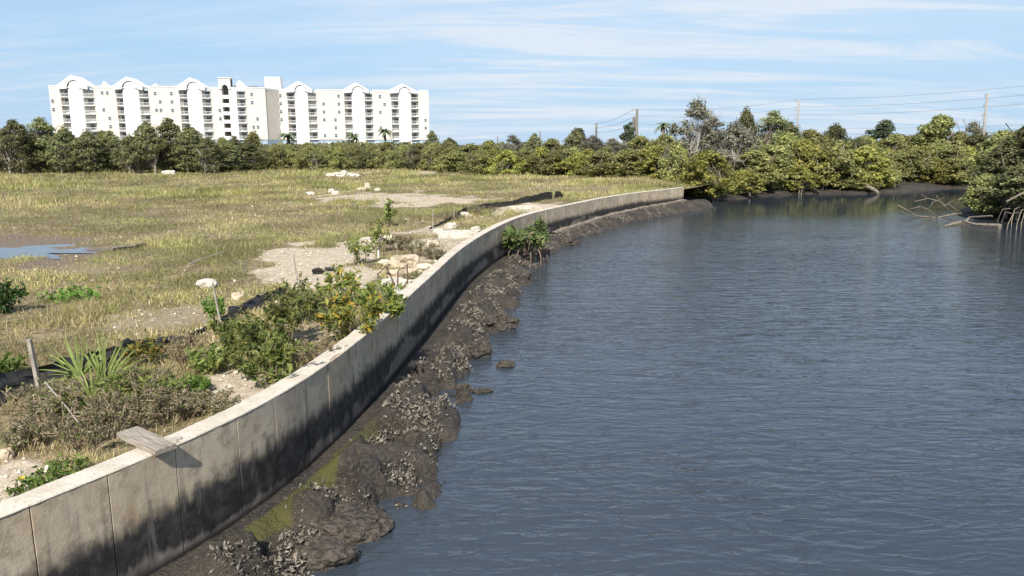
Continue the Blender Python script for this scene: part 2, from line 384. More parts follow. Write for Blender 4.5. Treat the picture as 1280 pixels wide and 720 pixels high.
c = MU.mix(MU.rng(n1, .3, .7), (0.020, 0.017, 0.014), (0.064, 0.051, 0.039)); c = MU.mix(MU.rng(n2, .45, .72), c, (0.10, 0.083, 0.063))
c = MU.mix(MU.rng(n3, .62, .72), c, (0.19, 0.165, 0.13))
c = MU.mix(MU.rng(MU.math('ADD', MU.attr('algae'), MU.math('MULTIPLY', MU.math('SUBTRACT', n2, .5), .6)), .3, .8), c, MU.mix(n1, (0.055, 0.06, 0.016), (0.125, 0.11, 0.03)))
MU.color(c).bump(MU.math('ADD', n2, MU.math('MULTIPLY', n3, .5)), 0.06)
mudo = link('mud_bank', mesh_np('mud_bank', np.stack([PX[..., 0], PX[..., 1], MZ], -1).reshape(-1, 3), grid_faces(*SS.shape)[:, ::-1], MU.m, True, {'algae': algae.ravel()}))
tag(mudo, 'lumpy dark mud bank along the foot of the sea wall', None, None, 'structure')

def mud_at(y, t):
    s = s_of_y(y); p, q, n = wall_at(np.array([s])); P = p + n * t; z, _ = mud_z(np.array([s]), np.array([t]), P)
    return Vector((P[0, 0], P[0, 1], float(z[0])))

# oyster shells: far too many to count
def shells():
    n = 90000
    y = 4.5 + (RNG.random(n) ** 1.6) * 40; t = RNG.random(n) * 2.4
    s = s_of_y(y); p, q, nn = wall_at(s); P = p + nn * t[:, None]
    z, qq = mud_z(s, t, P)
    dens = sstep(.42, .62, fbm(P[:, 0] * 2.4 + 11, P[:, 1] * 2.4, 3, 77)) * sstep(.16, .4, qq) * sstep(1.08, .85, qq)
    k = (RNG.random(n) < dens) & (z > -0.03); P, z, y = P[k], z[k], y[k]; n = len(z)
    sz = (0.011 + 0.024 * RNG.random(n) ** 1.5) * (1 + y * .015)
    a = RNG.normal(size=(n, 3)); a[:, 2] += .5; a /= np.linalg.norm(a, axis=1, keepdims=True)
    b = np.cross(a, RNG.normal(size=(n, 3))); b /= np.linalg.norm(b, axis=1, keepdims=True); cc = np.cross(a, b)
    C = np.stack([P[:, 0], P[:, 1], z + .02 + .05 * RNG.random(n)], -1)
    V = np.stack([C - a * sz[:, None], C + b * (sz * .55)[:, None] + cc * (sz * .25)[:, None], C + a * sz[:, None], C - b * (sz * .55)[:, None] + cc * (sz * .25)[:, None]], 1).reshape(-1, 3)
    i = np.arange(n)[:, None] * 4
    return mesh_np('oyster_shells', V, np.concatenate([i + [0, 1, 2], i + [0, 2, 3]]), M_SHELL)
tag(link('oyster_shells', shells()), 'crusts of pale oyster shells on the mud lumps', 'oyster shells', None, 'stuff')

# ------------------------------------------------------------------ water
W = Mat('canal_water'); nt_ = W.t; nt_.nodes.remove(W.b)
def wave(scale, rot, stretch, detail, dist):
    m = W.n('ShaderNodeMapping'); m.inputs['Rotation'].default_value = (0, 0, R(rot)); m.inputs['Scale'].default_value = stretch
    t = W.n('ShaderNodeTexNoise'); t.inputs['Scale'].default_value = scale; t.inputs['Detail'].default_value = detail; t.inputs['Distortion'].default_value = dist
    t.inputs['Roughness'].default_value = 0.5
    W.l(W.pos(), m.inputs[0]); W.l(m.outputs[0], t.inputs['Vector'])
    return t.outputs[0]
def ridge(x): return W.math('SUBTRACT', 1.0, W.math('ABSOLUTE', W.math('MULTIPLY_ADD', x, 2.0, -1.0)))
h1 = ridge(wave(1.5, 8, (0.45, 1.5, 1), 2, .5)); h2 = ridge(wave(2.6, -12, (0.55, 1.7, 1), 3, .6)); h3 = wave(9, 20, (.7, 1.4, 1), 2, 0)
hh = W.math('ADD', W.math('MULTIPLY', h1, 0.025), W.math('ADD', W.math('MULTIPLY', h2, 0.020), W.math('MULTIPLY', h3, 0.005)))
ps = W.n('ShaderNodeSeparateXYZ'); W.l(W.pos(), ps.inputs[0])
calm = W.math('MULTIPLY_ADD', W.rng(W.math('ADD', ps.outputs[1], W.math('MULTIPLY', wave(.12, 0, (1, 1, 1), 2, 0), 14)), 38, 54), -.88, 1.0); gust = W.rng(wave(.10, 30, (.6, 1.6, 1), 2, 0), .35, .65, .7, 1.25)
hh = W.math('MULTIPLY', hh, W.math('MULTIPLY', calm, gust))          # sheltered water by the far bank lies calmer
bp = W.n('ShaderNodeBump'); bp.inputs['Distance'].default_value = 1.0; bp.inputs['Strength'].default_value = 1.0; W.l(hh, bp.inputs['Height'])
fr = W.n('ShaderNodeFresnel'); fr.inputs['IOR'].default_value = 1.6; W.l(bp.outputs[0], fr.inputs['Normal'])
gl = W.n('ShaderNodeBsdfGlossy'); gl.inputs['Roughness'].default_value = 0.04; W.l(bp.outputs[0], gl.inputs['Normal'])
tr = W.n('ShaderNodeBsdfTransparent'); df = W.n('ShaderNodeBsdfDiffuse'); df.inputs[0].default_value = (0.075, 0.098, 0.125, 1)
mx0 = W.n('ShaderNodeMixShader'); mx0.inputs[0].default_value = 0.5; W.l(tr.outputs[0], mx0.inputs[1]); W.l(df.outputs[0], mx0.inputs[2])
mx = W.n('ShaderNodeMixShader'); W.l(fr.outputs[0], mx.inputs[0]); W.l(mx0.outputs[0], mx.inputs[1]); W.l(gl.outputs[0], mx.inputs[2]); W.l(mx.outputs[0], W.out.inputs[0])
va = W.n('ShaderNodeVolumeAbsorption'); va.inputs[0].default_value = (0.45, 0.36, 0.22, 1); va.inputs[1].default_value = 3.2; W.l(va.outputs[0], W.out.inputs['Volume'])
wb = MB(); wb.box((-14, -24, -2.65), (110, 84, 0)); 
tag(wb.obj('water', W.m), 'rippled dark blue canal water', None, None, 'structure')
PU = Mat('puddle_water', 0.08, 0.5); n1 = PU.noise(2.0, 3); PU.color(PU.mix(n1, (0.05, 0.045, 0.04), (0.10, 0.085, 0.07)))
pz = fz(at(30, 313, z=1.1).x, at(30, 313, z=1.1).y) + 0.0
pc = at(18, 314, z=pz); pw = []
for k in range(40):
    a = 2 * math.pi * k / 40; rr = 1 + .9 * mnoise.noise(Vector((math.cos(a) * 1.9, math.sin(a) * 1.9, 3.3))) + .35 * mnoise.noise(Vector((math.cos(a) * 6, math.sin(a) * 6, 1.3)))
    pw.append((pc.x + math.cos(a) * 2.6 * rr + math.sin(a) * .4, pc.y + math.sin(a) * 1.15 * rr, pz + .012))
pm = MB(); pm.add(pw, [tuple(range(40))])
tag(pm.obj('puddle', PU.m), 'shallow rain puddle in the brown mud patch', None, None, 'structure')

# ------------------------------------------------------------------ sea wall: panels, coping, footing
CW = Mat('wall_concrete', 0.85, 0.25); zs = CW.n('ShaderNodeSeparateXYZ'); CW.l(CW.pos(), zs.inputs[0]); z = zs.outputs[2]
nA = CW.noise(1.1, 6); nB = CW.noise(7, 6, .6); nC = CW.noise(40, 4); nS = CW.noise(9, 5, .6, (1, 1, .12)); nL = CW.noise(.35, 3)
base = CW.mix(CW.rng(nA, .3, .7), (0.43, 0.345, 0.24), (0.56, 0.47, 0.35)); base = CW.mix(CW.rng(nB, .44, .72), base, (0.32, 0.255, 0.18))
base = CW.mix(CW.rng(nS, .52, .72, 0, .6), base, (0.19, 0.165, 0.14)); base = CW.mix(CW.rng(CW.noise(2.3, 4, off=9), .58, .72, 0, .6), base, (0.36, 0.22, 0.12)); base = CW.mix(CW.rng(CW.noise(.8, 5, off=4), .5, .66, 0, .45), base, (0.28, 0.25, 0.215)); base = CW.mix(CW.rng(nC, .64, .74, 0, .7), base, (0.62, 0.57, 0.49))
edge = CW.math('ADD', z, CW.math('ADD', CW.math('MULTIPLY_ADD', nS, -.26, .13), CW.math('ADD', CW.math('MULTIPLY_ADD', nB, -.22, .11), CW.math('MULTIPLY_ADD', nL, -.3, .15))))
tide = CW.mix(CW.rng(nB, .35, .75), (0.018, 0.017, 0.017), (0.060, 0.056, 0.052)); tide = CW.mix(CW.rng(nS, .58, .70, 0, .6), tide, (0.16, 0.14, 0.12))
c = CW.mix(CW.rng(edge, .68, .92), tide, base)
lowe = CW.math('ADD', z, CW.math('ADD', CW.math('MULTIPLY_ADD', nS, -.3, .15), CW.math('MULTIPLY_ADD', nL, 1.2, -.6)))
c = CW.mix(CW.math('MULTIPLY', CW.rng(lowe, .54, .46), CW.rng(nA, .40, .55)), c, CW.mix(CW.rng(nB, .3, .7), (0.13, 0.11, 0.095), (0.22, 0.19, 0.165)))
c = CW.mix(CW.rng(z, .36, .28), c, (0.03, 0.027, 0.024))
CW.color(c).bump(CW.math('ADD', nB, CW.math('MULTIPLY', nC, .7)), 0.0035)
TOPM = Mat('coping_concrete', 0.9, 0.2); nA = TOPM.noise(3, 6); nB = TOPM.noise(28, 5, .65)
c = TOPM.mix(TOPM.rng(nA, .3, .7), (0.48, 0.42, 0.34), (0.62, 0.56, 0.47)); c = TOPM.mix(TOPM.rng(nB, .45, .75), c, (0.40, 0.35, 0.28)); TOPM.color(c).bump(nB, .006)
M_FOOT = m_plain('stained_footing', (.20, .17, .135), .85, .45, 5, bump=.02)
wall = thing('sea_wall', 'long curved concrete sea wall between the grassy lot and the water', 'sea wall')
joints = [0.3]
while joints[-1] < SEND - 0.5: joints.append(joints[-1] + random.choice((.62, .7, .74, .78, .66)) * (1 if joints[-1] < 24 else 1.0))
joints[-1] = SEND
zrow = np.array([-0.35, 0.1, 0.3, 0.5, 0.75, 1.0, 1.2, 1.335])
for a, b in zip(joints[:-1], joints[1:]):
    y = float(np.interp(a, WS, WC[:, 1])); nc_ = 9 if y < 14 else 5
    e = .007; ss = np.concatenate([[a + .001, a + e], np.linspace(a + .08, b - .08, nc_), [b - e, b - .001]])
    p, q, n = wall_at(ss); off = random.uniform(-.005, .001)
    dep = np.full(len(ss), off); dep[0] = dep[-1] = -.018
    V = []; nr = len(zrow)
    for zv in zrow:
        wob = 0.004 * (np.array([mnoise.noise(Vector((s_ * 2.1, zv * 2.3, 1.7))) for s_ in ss])) ; wob[0] = wob[-1] = 0
        V.append(np.concatenate([p + n * (dep + wob)[:, None], np.full((len(ss), 1), zv)], 1))
    for zv in (1.335, -.35):
        V.append(np.concatenate([p - n * WALL_T, np.full((len(ss), 1), zv)], 1))
    V = np.concatenate(V); F = grid_faces(nr + 2, len(ss)); m_ = len(ss); top = nr + 2
    ends = [[r * m_ for r in range(top)][::-1], [r * m_ + m_ - 1 for r in range(top)]]
    me = mesh_np('wall_panel', V, F, CW.m, False)
    bm = bmesh.new(); bm.from_mesh(me); bm.verts.ensure_lookup_table()
    for en in ends: bm.faces.new([bm.verts[i] for i in en])
    bmesh.ops.recalc_face_normals(bm, faces=bm.faces); bm.to_mesh(me); bm.free()
    link('wall_panel', me, wall)
ss = np.arange(0.3, SEND + .001, .045); p, q, n = wall_at(ss)
j = np.array([mnoise.noise(Vector((s_ * 2.6, 9.1, 0))) + .6 * mnoise.noise(Vector((s_ * 11, 4.1, 0))) for s_ in ss])
chip = -.003 + .006 * np.clip(j, -.6, 1) + .05 * sstep(.30, .6, np.array([mnoise.noise(Vector((s_ * 1.1, 2.2, 5))) for s_ in ss]))
jz = .006 * np.array([mnoise.noise(Vector((s_ * 3, 1, 7))) for s_ in ss])
chip = np.clip(chip, -.006, .05)
rows = [np.c_[p - n * chip[:, None] * 1.2, np.full(len(ss), 1.3355)], np.c_[p - n * (chip[:, None] + .006), np.full(len(ss), 1.346) + jz * .3], np.c_[p - n * (.05 + chip[:, None]), 1.354 + jz],
        np.c_[p - n * .15, 1.354 - jz], np.c_[p - n * (WALL_T - .01 + .015 * j[:, None]), 1.352 + jz], np.c_[p - n * (WALL_T + .012), np.full(len(ss), 1.25)]]
cop = np.stack(rows, 1).reshape(-1, 3)
link('coping', mesh_np('coping', cop, grid_faces(len(ss), 6), TOPM.m), wall)
bm = bmesh.new(); bm.from_mesh(bpy.data.meshes['coping']); bm.verts.ensure_lookup_table(); bm.faces.new([bm.verts[-6 + i] for i in range(6)]); bmesh.ops.recalc_face_normals(bm, faces=bm.faces); bm.to_mesh(bpy.data.meshes['coping']); bm.free()
ss = np.arange(s_of_y(31.5), SEND, .2); p, q, n = wall_at(ss); j = np.array([mnoise.noise(Vector((s_ * 1.2, 3.3, 0))) for s_ in ss])
zf = foot_z(p[:, 1]) + .03 + .05 * j
link('footing', mesh_np('footing', np.stack([np.c_[p - n * .05, zf + .05], np.c_[p + n * (.24 + .06 * j[:, None]), zf + .02], np.c_[p + n * (.27 + .06 * j[:, None]), zf - .25]], 1).reshape(-1, 3), grid_faces(len(ss), 3)[:, ::-1], M_FOOT), wall)

ORD = 'first second third fourth fifth sixth seventh eighth ninth tenth eleventh twelfth thirteenth fourteenth fifteenth sixteenth seventeenth eighteenth nineteenth twentieth'.split()
# ------------------------------------------------------------------ rocks and rubble
def rock_mesh(name, mat, seed, sx, sy, sz, rough=.5, sub=2, flat=0.0):
    bm = bmesh.new(); bmesh.ops.create_icosphere(bm, subdivisions=sub, radius=1)
    for v in bm.verts:
        d = v.co.normalized(); k = 1 + rough * mnoise.noise(d * 1.3 + Vector((seed * 3.1, seed, 0))) + rough * .45 * mnoise.noise(d * 3.2 + Vector((0, seed * 2.2, seed))) + rough * .3 * (mnoise.noise(d * 8 + Vector((seed, 0, 3))) + .8 * mnoise.noise(d * 15 + Vector((seed, 5, 3)))) * (sub > 2)
        co = d * k; co = d * k * .8 if mat is M_MUDROCK else Vector((max(-.95, min(.92, co.x)), max(-.95, min(.9, co.y)), max(-.8, min(.86, co.z))))
        v.co = Vector((co.x * sx, co.y * sy, co.z * sz)) / .8
    me = bpy.data.meshes.new(name); bm.to_mesh(me); bm.free(); me.materials.append(mat); return me
def rock(u, v, wpx, hpx, mat, label, rz=0.0, deep=.8, name='rock', group=None, zbase=None, tilt=0.0, rough=.5):
    b = at(u, v, z=1.18 if zbase is None else zbase); z = fz(b.x, b.y) if zbase is None else zbase
    b = at(u, v, z=z); px = b.y / FPX
    sx, sz = wpx * px / 2, hpx * px / 2 * 1.1
    o = link(name, rock_mesh(name, mat, u * .37 + v, sx, sx * deep, sz, rough, 4 if mat is M_MUDROCK else 3), None, (b.x, b.y + sx * deep * .6, z + sz * .42)); o.rotation_euler = (tilt, 0, rz)
    return tag(o, label, 'rock', group)
rock(258, 360, 23, 12, M_WHITEROCK, 'flat white rock lying behind the slanted stake in the dry grass', .1)
rock(297, 374, 15, 11, M_TANROCK, 'small tan rock on bare soil to the right of the slanted stake')
rock(505, 334, 32, 17, M_TANROCK, 'large tan boulder, highest of the pile behind the rusty metal frame', .2)
rock(497, 348, 20, 14, M_TANROCK, 'rounded tan boulder half hidden by the left loop of the rusty frame')
rock(517, 348, 22, 15, M_TANROCK, 'tan boulder seen through the right loop of the rusty frame', .5)
rock(529, 340, 20, 12, M_LIME, 'pale boulder at the right end of the pile behind the rusty frame', .3)
rock(480, 332, 14, 9, M_LIME, 'small pale stone at the left end of the boulder pile')
rock(541, 309, 14, 10, M_LIME, 'angular pale rock in dry brush, this side of the long white slab', .7)
rock(563, 285, 13, 8, M_WHITEROCK, 'white rock at the near end of the standing black silt fence', .2)
rock(581, 271, 13, 7, M_WHITEROCK, 'white rock against the foot of the standing black silt fence', .6)
rock(548, 291, 12, 6, M_LIME, 'small pale rock left of the long white slab')
rock(594, 290, 12, 8, M_WHITEROCK, 'white rock at the right end of the long white slab', .4)
rock(487, 300, 13, 7, M_LIME, 'pale stone half buried in sand beside the tall weed')
rock(210, 218, 15, 6, M_WHITEROCK, 'lone white boulder at the far edge of the field before the dark trees', 0, .6)
for k, (u, v, a, b) in enumerate(((413, 221, 10, 5), (421, 220.5, 9, 6), (430, 219, 10, 7), (437, 221, 8, 6), (444, 221.5, 11, 5), (426, 222, 8, 4))):
    rock(u, v, a, b, M_WHITEROCK, '%s white boulder from the left in the low heap at the far edge' % ORD[k], k * .7, .8, group='heap of white boulders at the far edge')
rock(388, 244, 9, 5, M_WHITEROCK, 'white stone at the left tip of the pale sandy streak')
rock(414, 241, 6, 6, M_WHITEROCK, 'small upright white stone above the sandy streak, left of its partner')
rock(419, 243, 8, 5, M_WHITEROCK, 'low white stone touching a small upright one above the sandy streak')
rock(452, 238, 10, 4, M_LIME, 'flat pale stone above the sandy streak, beside a leaning one')
rock(459, 236, 6, 9, M_LIME, 'upright leaning pale stone above the sandy streak', .4)
rock(472, 240, 7, 6, M_WHITEROCK, 'rightmost white stone above the sandy streak')
rock(6, 575, 16, 17, M_TANROCK, 'tan rock at the left edge of the picture above the sea wall')
rock(62, 592, 14, 9, M_WHITEROCK, 'small white stone in weeds behind the near end of the sea wall', .5)
rock(7, 632, 12, 8, M_WHITEROCK, 'white pebble right behind the coping at the left picture edge', .9)
rock(632, 459, 24, 9, M_MUDROCK, 'dark rock standing alone in the water off the mud bank', .2, .7, 'mud_rock', None, 0.0, 0, .3)
rock(580, 490, 20, 13, M_MUDROCK, 'rounded muddy rock at the water edge with a thin mud spit beside it', .3, .8, 'mud_rock', None, 0.0)
rock(602, 491, 28, 5, M_MUDROCK, 'flat spit of mud just breaking the water surface', .1, .6, 'mud_rock', None, 0.0)
rock(574, 505, 11, 5, M_MUDROCK, 'tiny dark stone breaking the water in front of the mud spit', 0, .8, 'mud_rock', None, 0.0)
rock(430, 676, 118, 40, M_MUDROCK, 'broad flat mud boulder at the bottom of the bank with water behind it', .25, .75, 'mud_rock', None, -0.02, 0, .3)
rock(482, 592, 84, 38, M_MUDROCK, 'big muddy boulder jutting into the water below the green algae', .5, .8, 'mud_rock', None, -0.02, 0, .35)
rock(400, 712, 85, 40, M_MUDROCK, 'mud boulder cut by the bottom edge of the picture', .1, .7, 'mud_rock', None, -0.02, 0, .35)
rock(528, 543, 54, 30, M_MUDROCK, 'muddy boulder at the waterline above the biggest one', .8, .8, 'mud_rock', None, -0.02)
rock(688, 292, 22, 13, M_MUDROCK, 'dark muddy boulder right of the small mangrove at the water edge', .2, .8, 'mud_rock', None, 0.1)
rock(712, 306, 22, 9, M_MUDROCK, 'dark rock jutting furthest into the water past the small mangrove', .2, .8, 'mud_rock', None, 0.0)
rock(625, 412, 40, 28, M_MUDROCK, 'muddy boulder jutting into the water level with the rusty frame', .4, .8, 'mud_rock', None, 0.0)
rock(598, 445, 36, 24, M_MUDROCK, 'muddy boulder left of the lone rock in the water', .9, .8, 'mud_rock', None, 0.02)
rock(640, 352, 44, 20, M_MUDROCK, 'long mud lump at the waterline below the small mangrove', .3, .8, 'mud_rock', None, 0.02)

def slab(u, v, wpx, tpx, deep, mat, label, rz, tilt=0, name='concrete_slab', roll=0):
    b = at(u, v, z=1.2); b = at(u, v, z=fz(b.x, b.y)); px = b.y / FPX; a, t = wpx * px / 2, tpx * px
    bm = bmesh.new(); bmesh.ops.create_cube(bm, size=1); bmesh.ops.scale(bm, vec=(2 * a, deep, t), verts=bm.verts)
    bmesh.ops.subdivide_edges(bm, edges=bm.edges, cuts=3, use_grid_fill=True)
    for vv in bm.verts: vv.co += Vector((mnoise.noise(vv.co * 5 + Vector((u, 0, 0))), mnoise.noise(vv.co * 5 + Vector((0, u, 0))), mnoise.noise(vv.co * 6))) * min(.07, t * .4)
    me = bpy.data.meshes.new(name); bm.to_mesh(me); bm.free(); me.materials.append(mat)
    o = link(name, me, None, (b.x, b.y + deep * .3, b.z + t * .18)); o.rotation_euler = (tilt, roll, rz); return tag(o, label, 'concrete slab')
slab(497, 357, 44, 8, .55, M_SLAB, 'long pale concrete slab lying behind the rusty metal frame', R(6))
slab(571, 297, 52, 8, .9, M_SLAB, 'long white concrete slab touching the back of the sea wall', R(10))
slab(500, 376, 16, 20, .22, M_GREYCON, 'grey concrete block leaning between rusty frame and sea wall', R(-20), R(-30), 'concrete_block', R(12))
slab(655, 261, 40, 4, .8, M_SLAB, 'pale concrete slab behind the wall under the standing silt fence', R(14))
slab(463, 302, 26, 5, .5, M_SLAB, 'broken pale slab beside the tall weed on the sandy patch', R(-8))

def gravel():
    n = 9000; a = RNG.uniform(-.75, .25, n); d = 5 + 33 * RNG.random(n) ** 1.7; x = np.tan(a) * d; y = d
    k = (RNG.random(n) < .08 + .9 * sand_mask(x, y)) & (x < wall_x(y) - .28); x, y, d = x[k], y[k], d[k]; n = len(x)
    s = (.008 + .028 * RNG.random(n) ** 3) * (1 + d * .03); z = field_z(x, y)
    C = np.stack([x, y, z + s * .3], -1); th = RNG.random(n) * 6.28; e1 = np.stack([np.cos(th), np.sin(th), 0 * th], -1); e2 = np.stack([-np.sin(th), np.cos(th), 0 * th], -1)
    up = np.array([0, 0, 1.]); S = s[:, None]
    V = np.stack([C + e1 * S, C + e2 * S * .7, C - e1 * S * .9, C - e2 * S * .8, C + up * S * .8 + e1 * S * .2, C - up * S], 1).reshape(-1, 3); i = np.arange(n)[:, None] * 6
    return mesh_np('gravel', V, np.concatenate([i + f for f in ([0, 1, 4], [1, 2, 4], [2, 3, 4], [3, 0, 4])]), M_LIME)
tag(link('gravel', gravel()), 'loose pale pebbles scattered on the bare soil', 'gravel', None, 'stuff')

# ------------------------------------------------------------------ plank, stakes, silt fence, rusty frame, sticks
pk = MB(); p0 = at(152, 538, z=1.36); p1 = at(205, 562, z=1.36)
p0 = at(160, 541, z=1.40); p1 = at(207, 563, z=1.37)
d = (p1 - p0); Lk = d.length; ang = math.atan2(d.y, d.x)
bm = bmesh.new(); bmesh.ops.create_cube(bm, size=1); bmesh.ops.scale(bm, vec=(Lk + .02, .20, .045), verts=bm.verts); bmesh.ops.bevel(bm, geom=bm.edges[:], offset=.004, segments=1)
me = bpy.data.meshes.new('plank'); bm.to_mesh(me); bm.free(); me.materials.append(M_WOOD)
plank = link('plank', me, None, (p0 + p1) / 2 + Vector((0, 0, .01))); plank.rotation_euler = (0, -math.asin((p1.z - p0.z) / Lk) , ang)
tag(plank, 'weathered grey wooden plank lying across the sea wall coping', 'plank')
mo = rock(212, 553, 26, 5, M_SLAB, 'low lump of grey mortar on the coping beside the plank', .5, .6, 'mortar_lump', None, 1.345); mo['category'] = 'mortar lump'; mo.location.y -= .03

def stake(u0, v0, u1, v1, wid, label, mat=M_STAKE, grp=None):
    b = at(u1, v1, z=1.18); b = at(u1, v1, z=fz(b.x, b.y)); t = at(u0, v0, y=b.y + .0); ax = t - b; h = ax.length
    m = MB(); m.box((-wid / 2, -wid * .32, -.15), (wid / 2, wid * .32, h)); o = m.obj('wooden_stake', mat); o.location = b
    o.rotation_euler = ax.to_track_quat('Z', 'Y').to_euler(); o.rotation_euler.z += .15
    return tag(o, label, 'stake', grp)
stake(37, 424, 53, 508, .055, 'thick pale wooden stake in dry brush at the left, leaning left')
stake(266, 353, 279, 420, .04, 'slanted wooden stake with a leafy sprig in front of the white rock')
stake(367, 318, 372, 356, .04, 'upright grey stake at the edge of the bare sandy patch')
stake(541, 262, 541, 286, .035, 'thin stake left of the standing black silt fence')
stake(567, 257, 568, 277, .035, 'thin stake at the near end of the standing black silt fence')
stake(586, 251, 585, 268, .04, 'wooden stake fixed against the middle of the standing silt fence')
stake(510, 271, 510, 286, .03, 'short thin stake in grass left of the white slab')
stake(424, 258, 424, 268, .05, 'tiny far stake standing in the grass above the sandy patch')

def fabric(pts, heights, lean, rough, label, name='silt_fence', nv=7, res=.08):
    P = catmull([(p.x, p.y) for p in pts], res); tt = np.linspace(0, 1, len(P)); hs = np.interp(tt, np.linspace(0, 1, len(heights)), heights); V = []
    Dn = np.gradient(P, axis=0); Dn /= np.linalg.norm(Dn, axis=1, keepdims=True)
    for i, (x, y) in enumerate(P):
        nx, ny = -Dn[i, 1], Dn[i, 0]
        for k in range(nv):
            f = k / (nv - 1); h = hs[i]; q = Vector((x * 5.1, y * 5.1, f * 4.5))
            off = lean * h * f + rough * mnoise.noise(q) * (.3 + f); zz_ = h * f * math.sqrt(max(.02, 1 - min(lean, .98) ** 2)) + rough * .8 * mnoise.noise(q + Vector((5, 5, 5))) * f
            X_, Y_ = x - nx * off, y - ny * off; V.append((X_, Y_, max(fz(X_, Y_) - .02, fz(x, y) - .03) + max(zz_, -.01) + .03))
    return mesh_np(name, V, grid_faces(len(P), nv), M_FABRIC, True)
def gp(u, v): b = at(u, v, z=1.18); return at(u, v, z=fz(b.x, b.y))
o = thing('silt_fence', 'collapsed black silt fence lying in the weeds from left edge to the leafy shrubs', 'silt fence')
link('fabric', fabric([gp(-60, 545), gp(5, 505), gp(45, 487), gp(90, 472), gp(140, 457), gp(180, 442), gp(218, 430), gp(262, 412), gp(300, 396), gp(330, 382), gp(362, 366)],
                      [.42, .38, .30, .22, .25, .08, .05, .15, .24, .2, .1], -.6, .12, ''), o)
o2 = thing('silt_fence', 'standing black silt fence with stakes behind the wall in the middle distance', 'silt fence')
link('fabric', fabric([gp(537, 287), gp(560, 277), gp(588, 266), gp(620, 260), gp(655, 254), gp(675, 251), gp(690, 249)], [.05, .10, .28, .26, .22, .34, .40], .05, .05, '', res=.15), o2)
o3 = thing('silt_fence', 'torn triangular flap of black silt fence just past its far end', 'silt fence')
link('fabric', fabric([gp(693, 248), gp(698, 247.5), gp(704, 247)], [.4, .32, .06], .2, .04, '', res=.1), o3)
for u, v, nm in ((398, 343, 'bundled scrap of black fence fabric on sand left of the yellow shrub'), (413, 339, 'thin strip of black fence fabric beside the bundled scrap')):
    b = gp(u, v); tag(link('fabric_scrap', fabric([b + Vector((-.12, 0, 0)), b, b + Vector((.14, .05, 0))], [.13, .16, .08] if u < 400 else [.06, .08, .04], .5, .08, '', 'fabric_scrap', 5, .04)), nm, 'fabric scrap')
fr_ = thing('rusty_frame', 'bent rusty metal frame of two loops standing beside the boulder pile', 'metal frame', gp(493, 362))
fb = gp(493, 362)
for pts in (((478, 364), (472, 343), (483, 333), (494, 358)), ((497, 362), (497.5, 339), (509, 331), (509.5, 355))):
    q = [at(u, v, y=fb.y + dy) - fb for (u, v), dy in zip(pts, (-.05, -.05, .12, .12))]
    m = MB(); m.tube(q, .016, 6); m.obj('loop', M_RUST, fr_)
q = [at(488, 343, y=fb.y + .12) - fb, at(484, 341, y=fb.y + .05) - fb]; m = MB(); m.tube(q, .02, 6); m.obj('bracket', M_RUST, fr_)
def stick(pts, r, mat, name, label, cat, zoff=.03):
    m = MB(); q = []
    for u, v in pts: b = gp(u, v); q.append(b + Vector((0, 0, zoff)))
    rr = [r * (1 - .5 * i / max(1, len(q) - 1)) for i in range(len(q))]
    m.tube(q, rr, 6); return tag(m.obj(name, mat), label, cat)
stick([(140, 314), (152, 312.5), (168, 311), (182, 308)], .07, M_BARK, 'log', 'dark weathered log lying in grass right of the puddle', 'log', .08)
stick([(236, 337), (256, 329), (278, 321), (288, 317)], .018, M_PALEBARK, 'dry_stick', 'long pale dry stick lying in the grass above the white rock', 'stick', .12)
stick([(60, 508), (90, 546), (104, 566)], .010, M_PALEBARK, 'dry_stick', 'thin pale stick lying down through the dry brush near the plank', 'stick', .28)
m = MB(); b = gp(473, 324); m.tube([b, at(473, 313, y=b.y)], .022, 8); tag(m.obj('pipe_stub', M_PVC), 'short white plastic pipe standing beside the tall weed', 'pipe')

# ------------------------------------------------------------------ vegetation builders
def leaves_np(C, size, nrm_bias, cols, weights, elong=1.7, flop=.5):
    """C (n,3) leaf centres -> verts, faces, tint"""
    n = len(C); nr = RNG.normal(size=(n, 3)) * flop + nrm_bias; nr /= np.linalg.norm(nr, axis=1, keepdims=True)
    a = np.cross(nr, RNG.normal(size=(n, 3))); a /= np.linalg.norm(a, axis=1, keepdims=True) + 1e-9; b = np.cross(nr, a)
    s = (size * RNG.uniform(.6, 1.35, n))[:, None]
    V = np.stack([C - a * s * elong * .5, C + b * s * .5 - nr * s * .12, C + a * s * elong * .5, C - b * s * .5 - nr * s * .12], 1).reshape(-1, 3)
    i = np.arange(n)[:, None] * 4; F = np.concatenate([i + [0, 1, 2], i + [0, 2, 3]])
    k = RNG.choice(len(cols), n, p=np.array(weights) / sum(weights)); T = np.array(cols)[k] * RNG.uniform(.75, 1.25, (n, 1))
    return V, F, np.repeat(T, 4, 0)
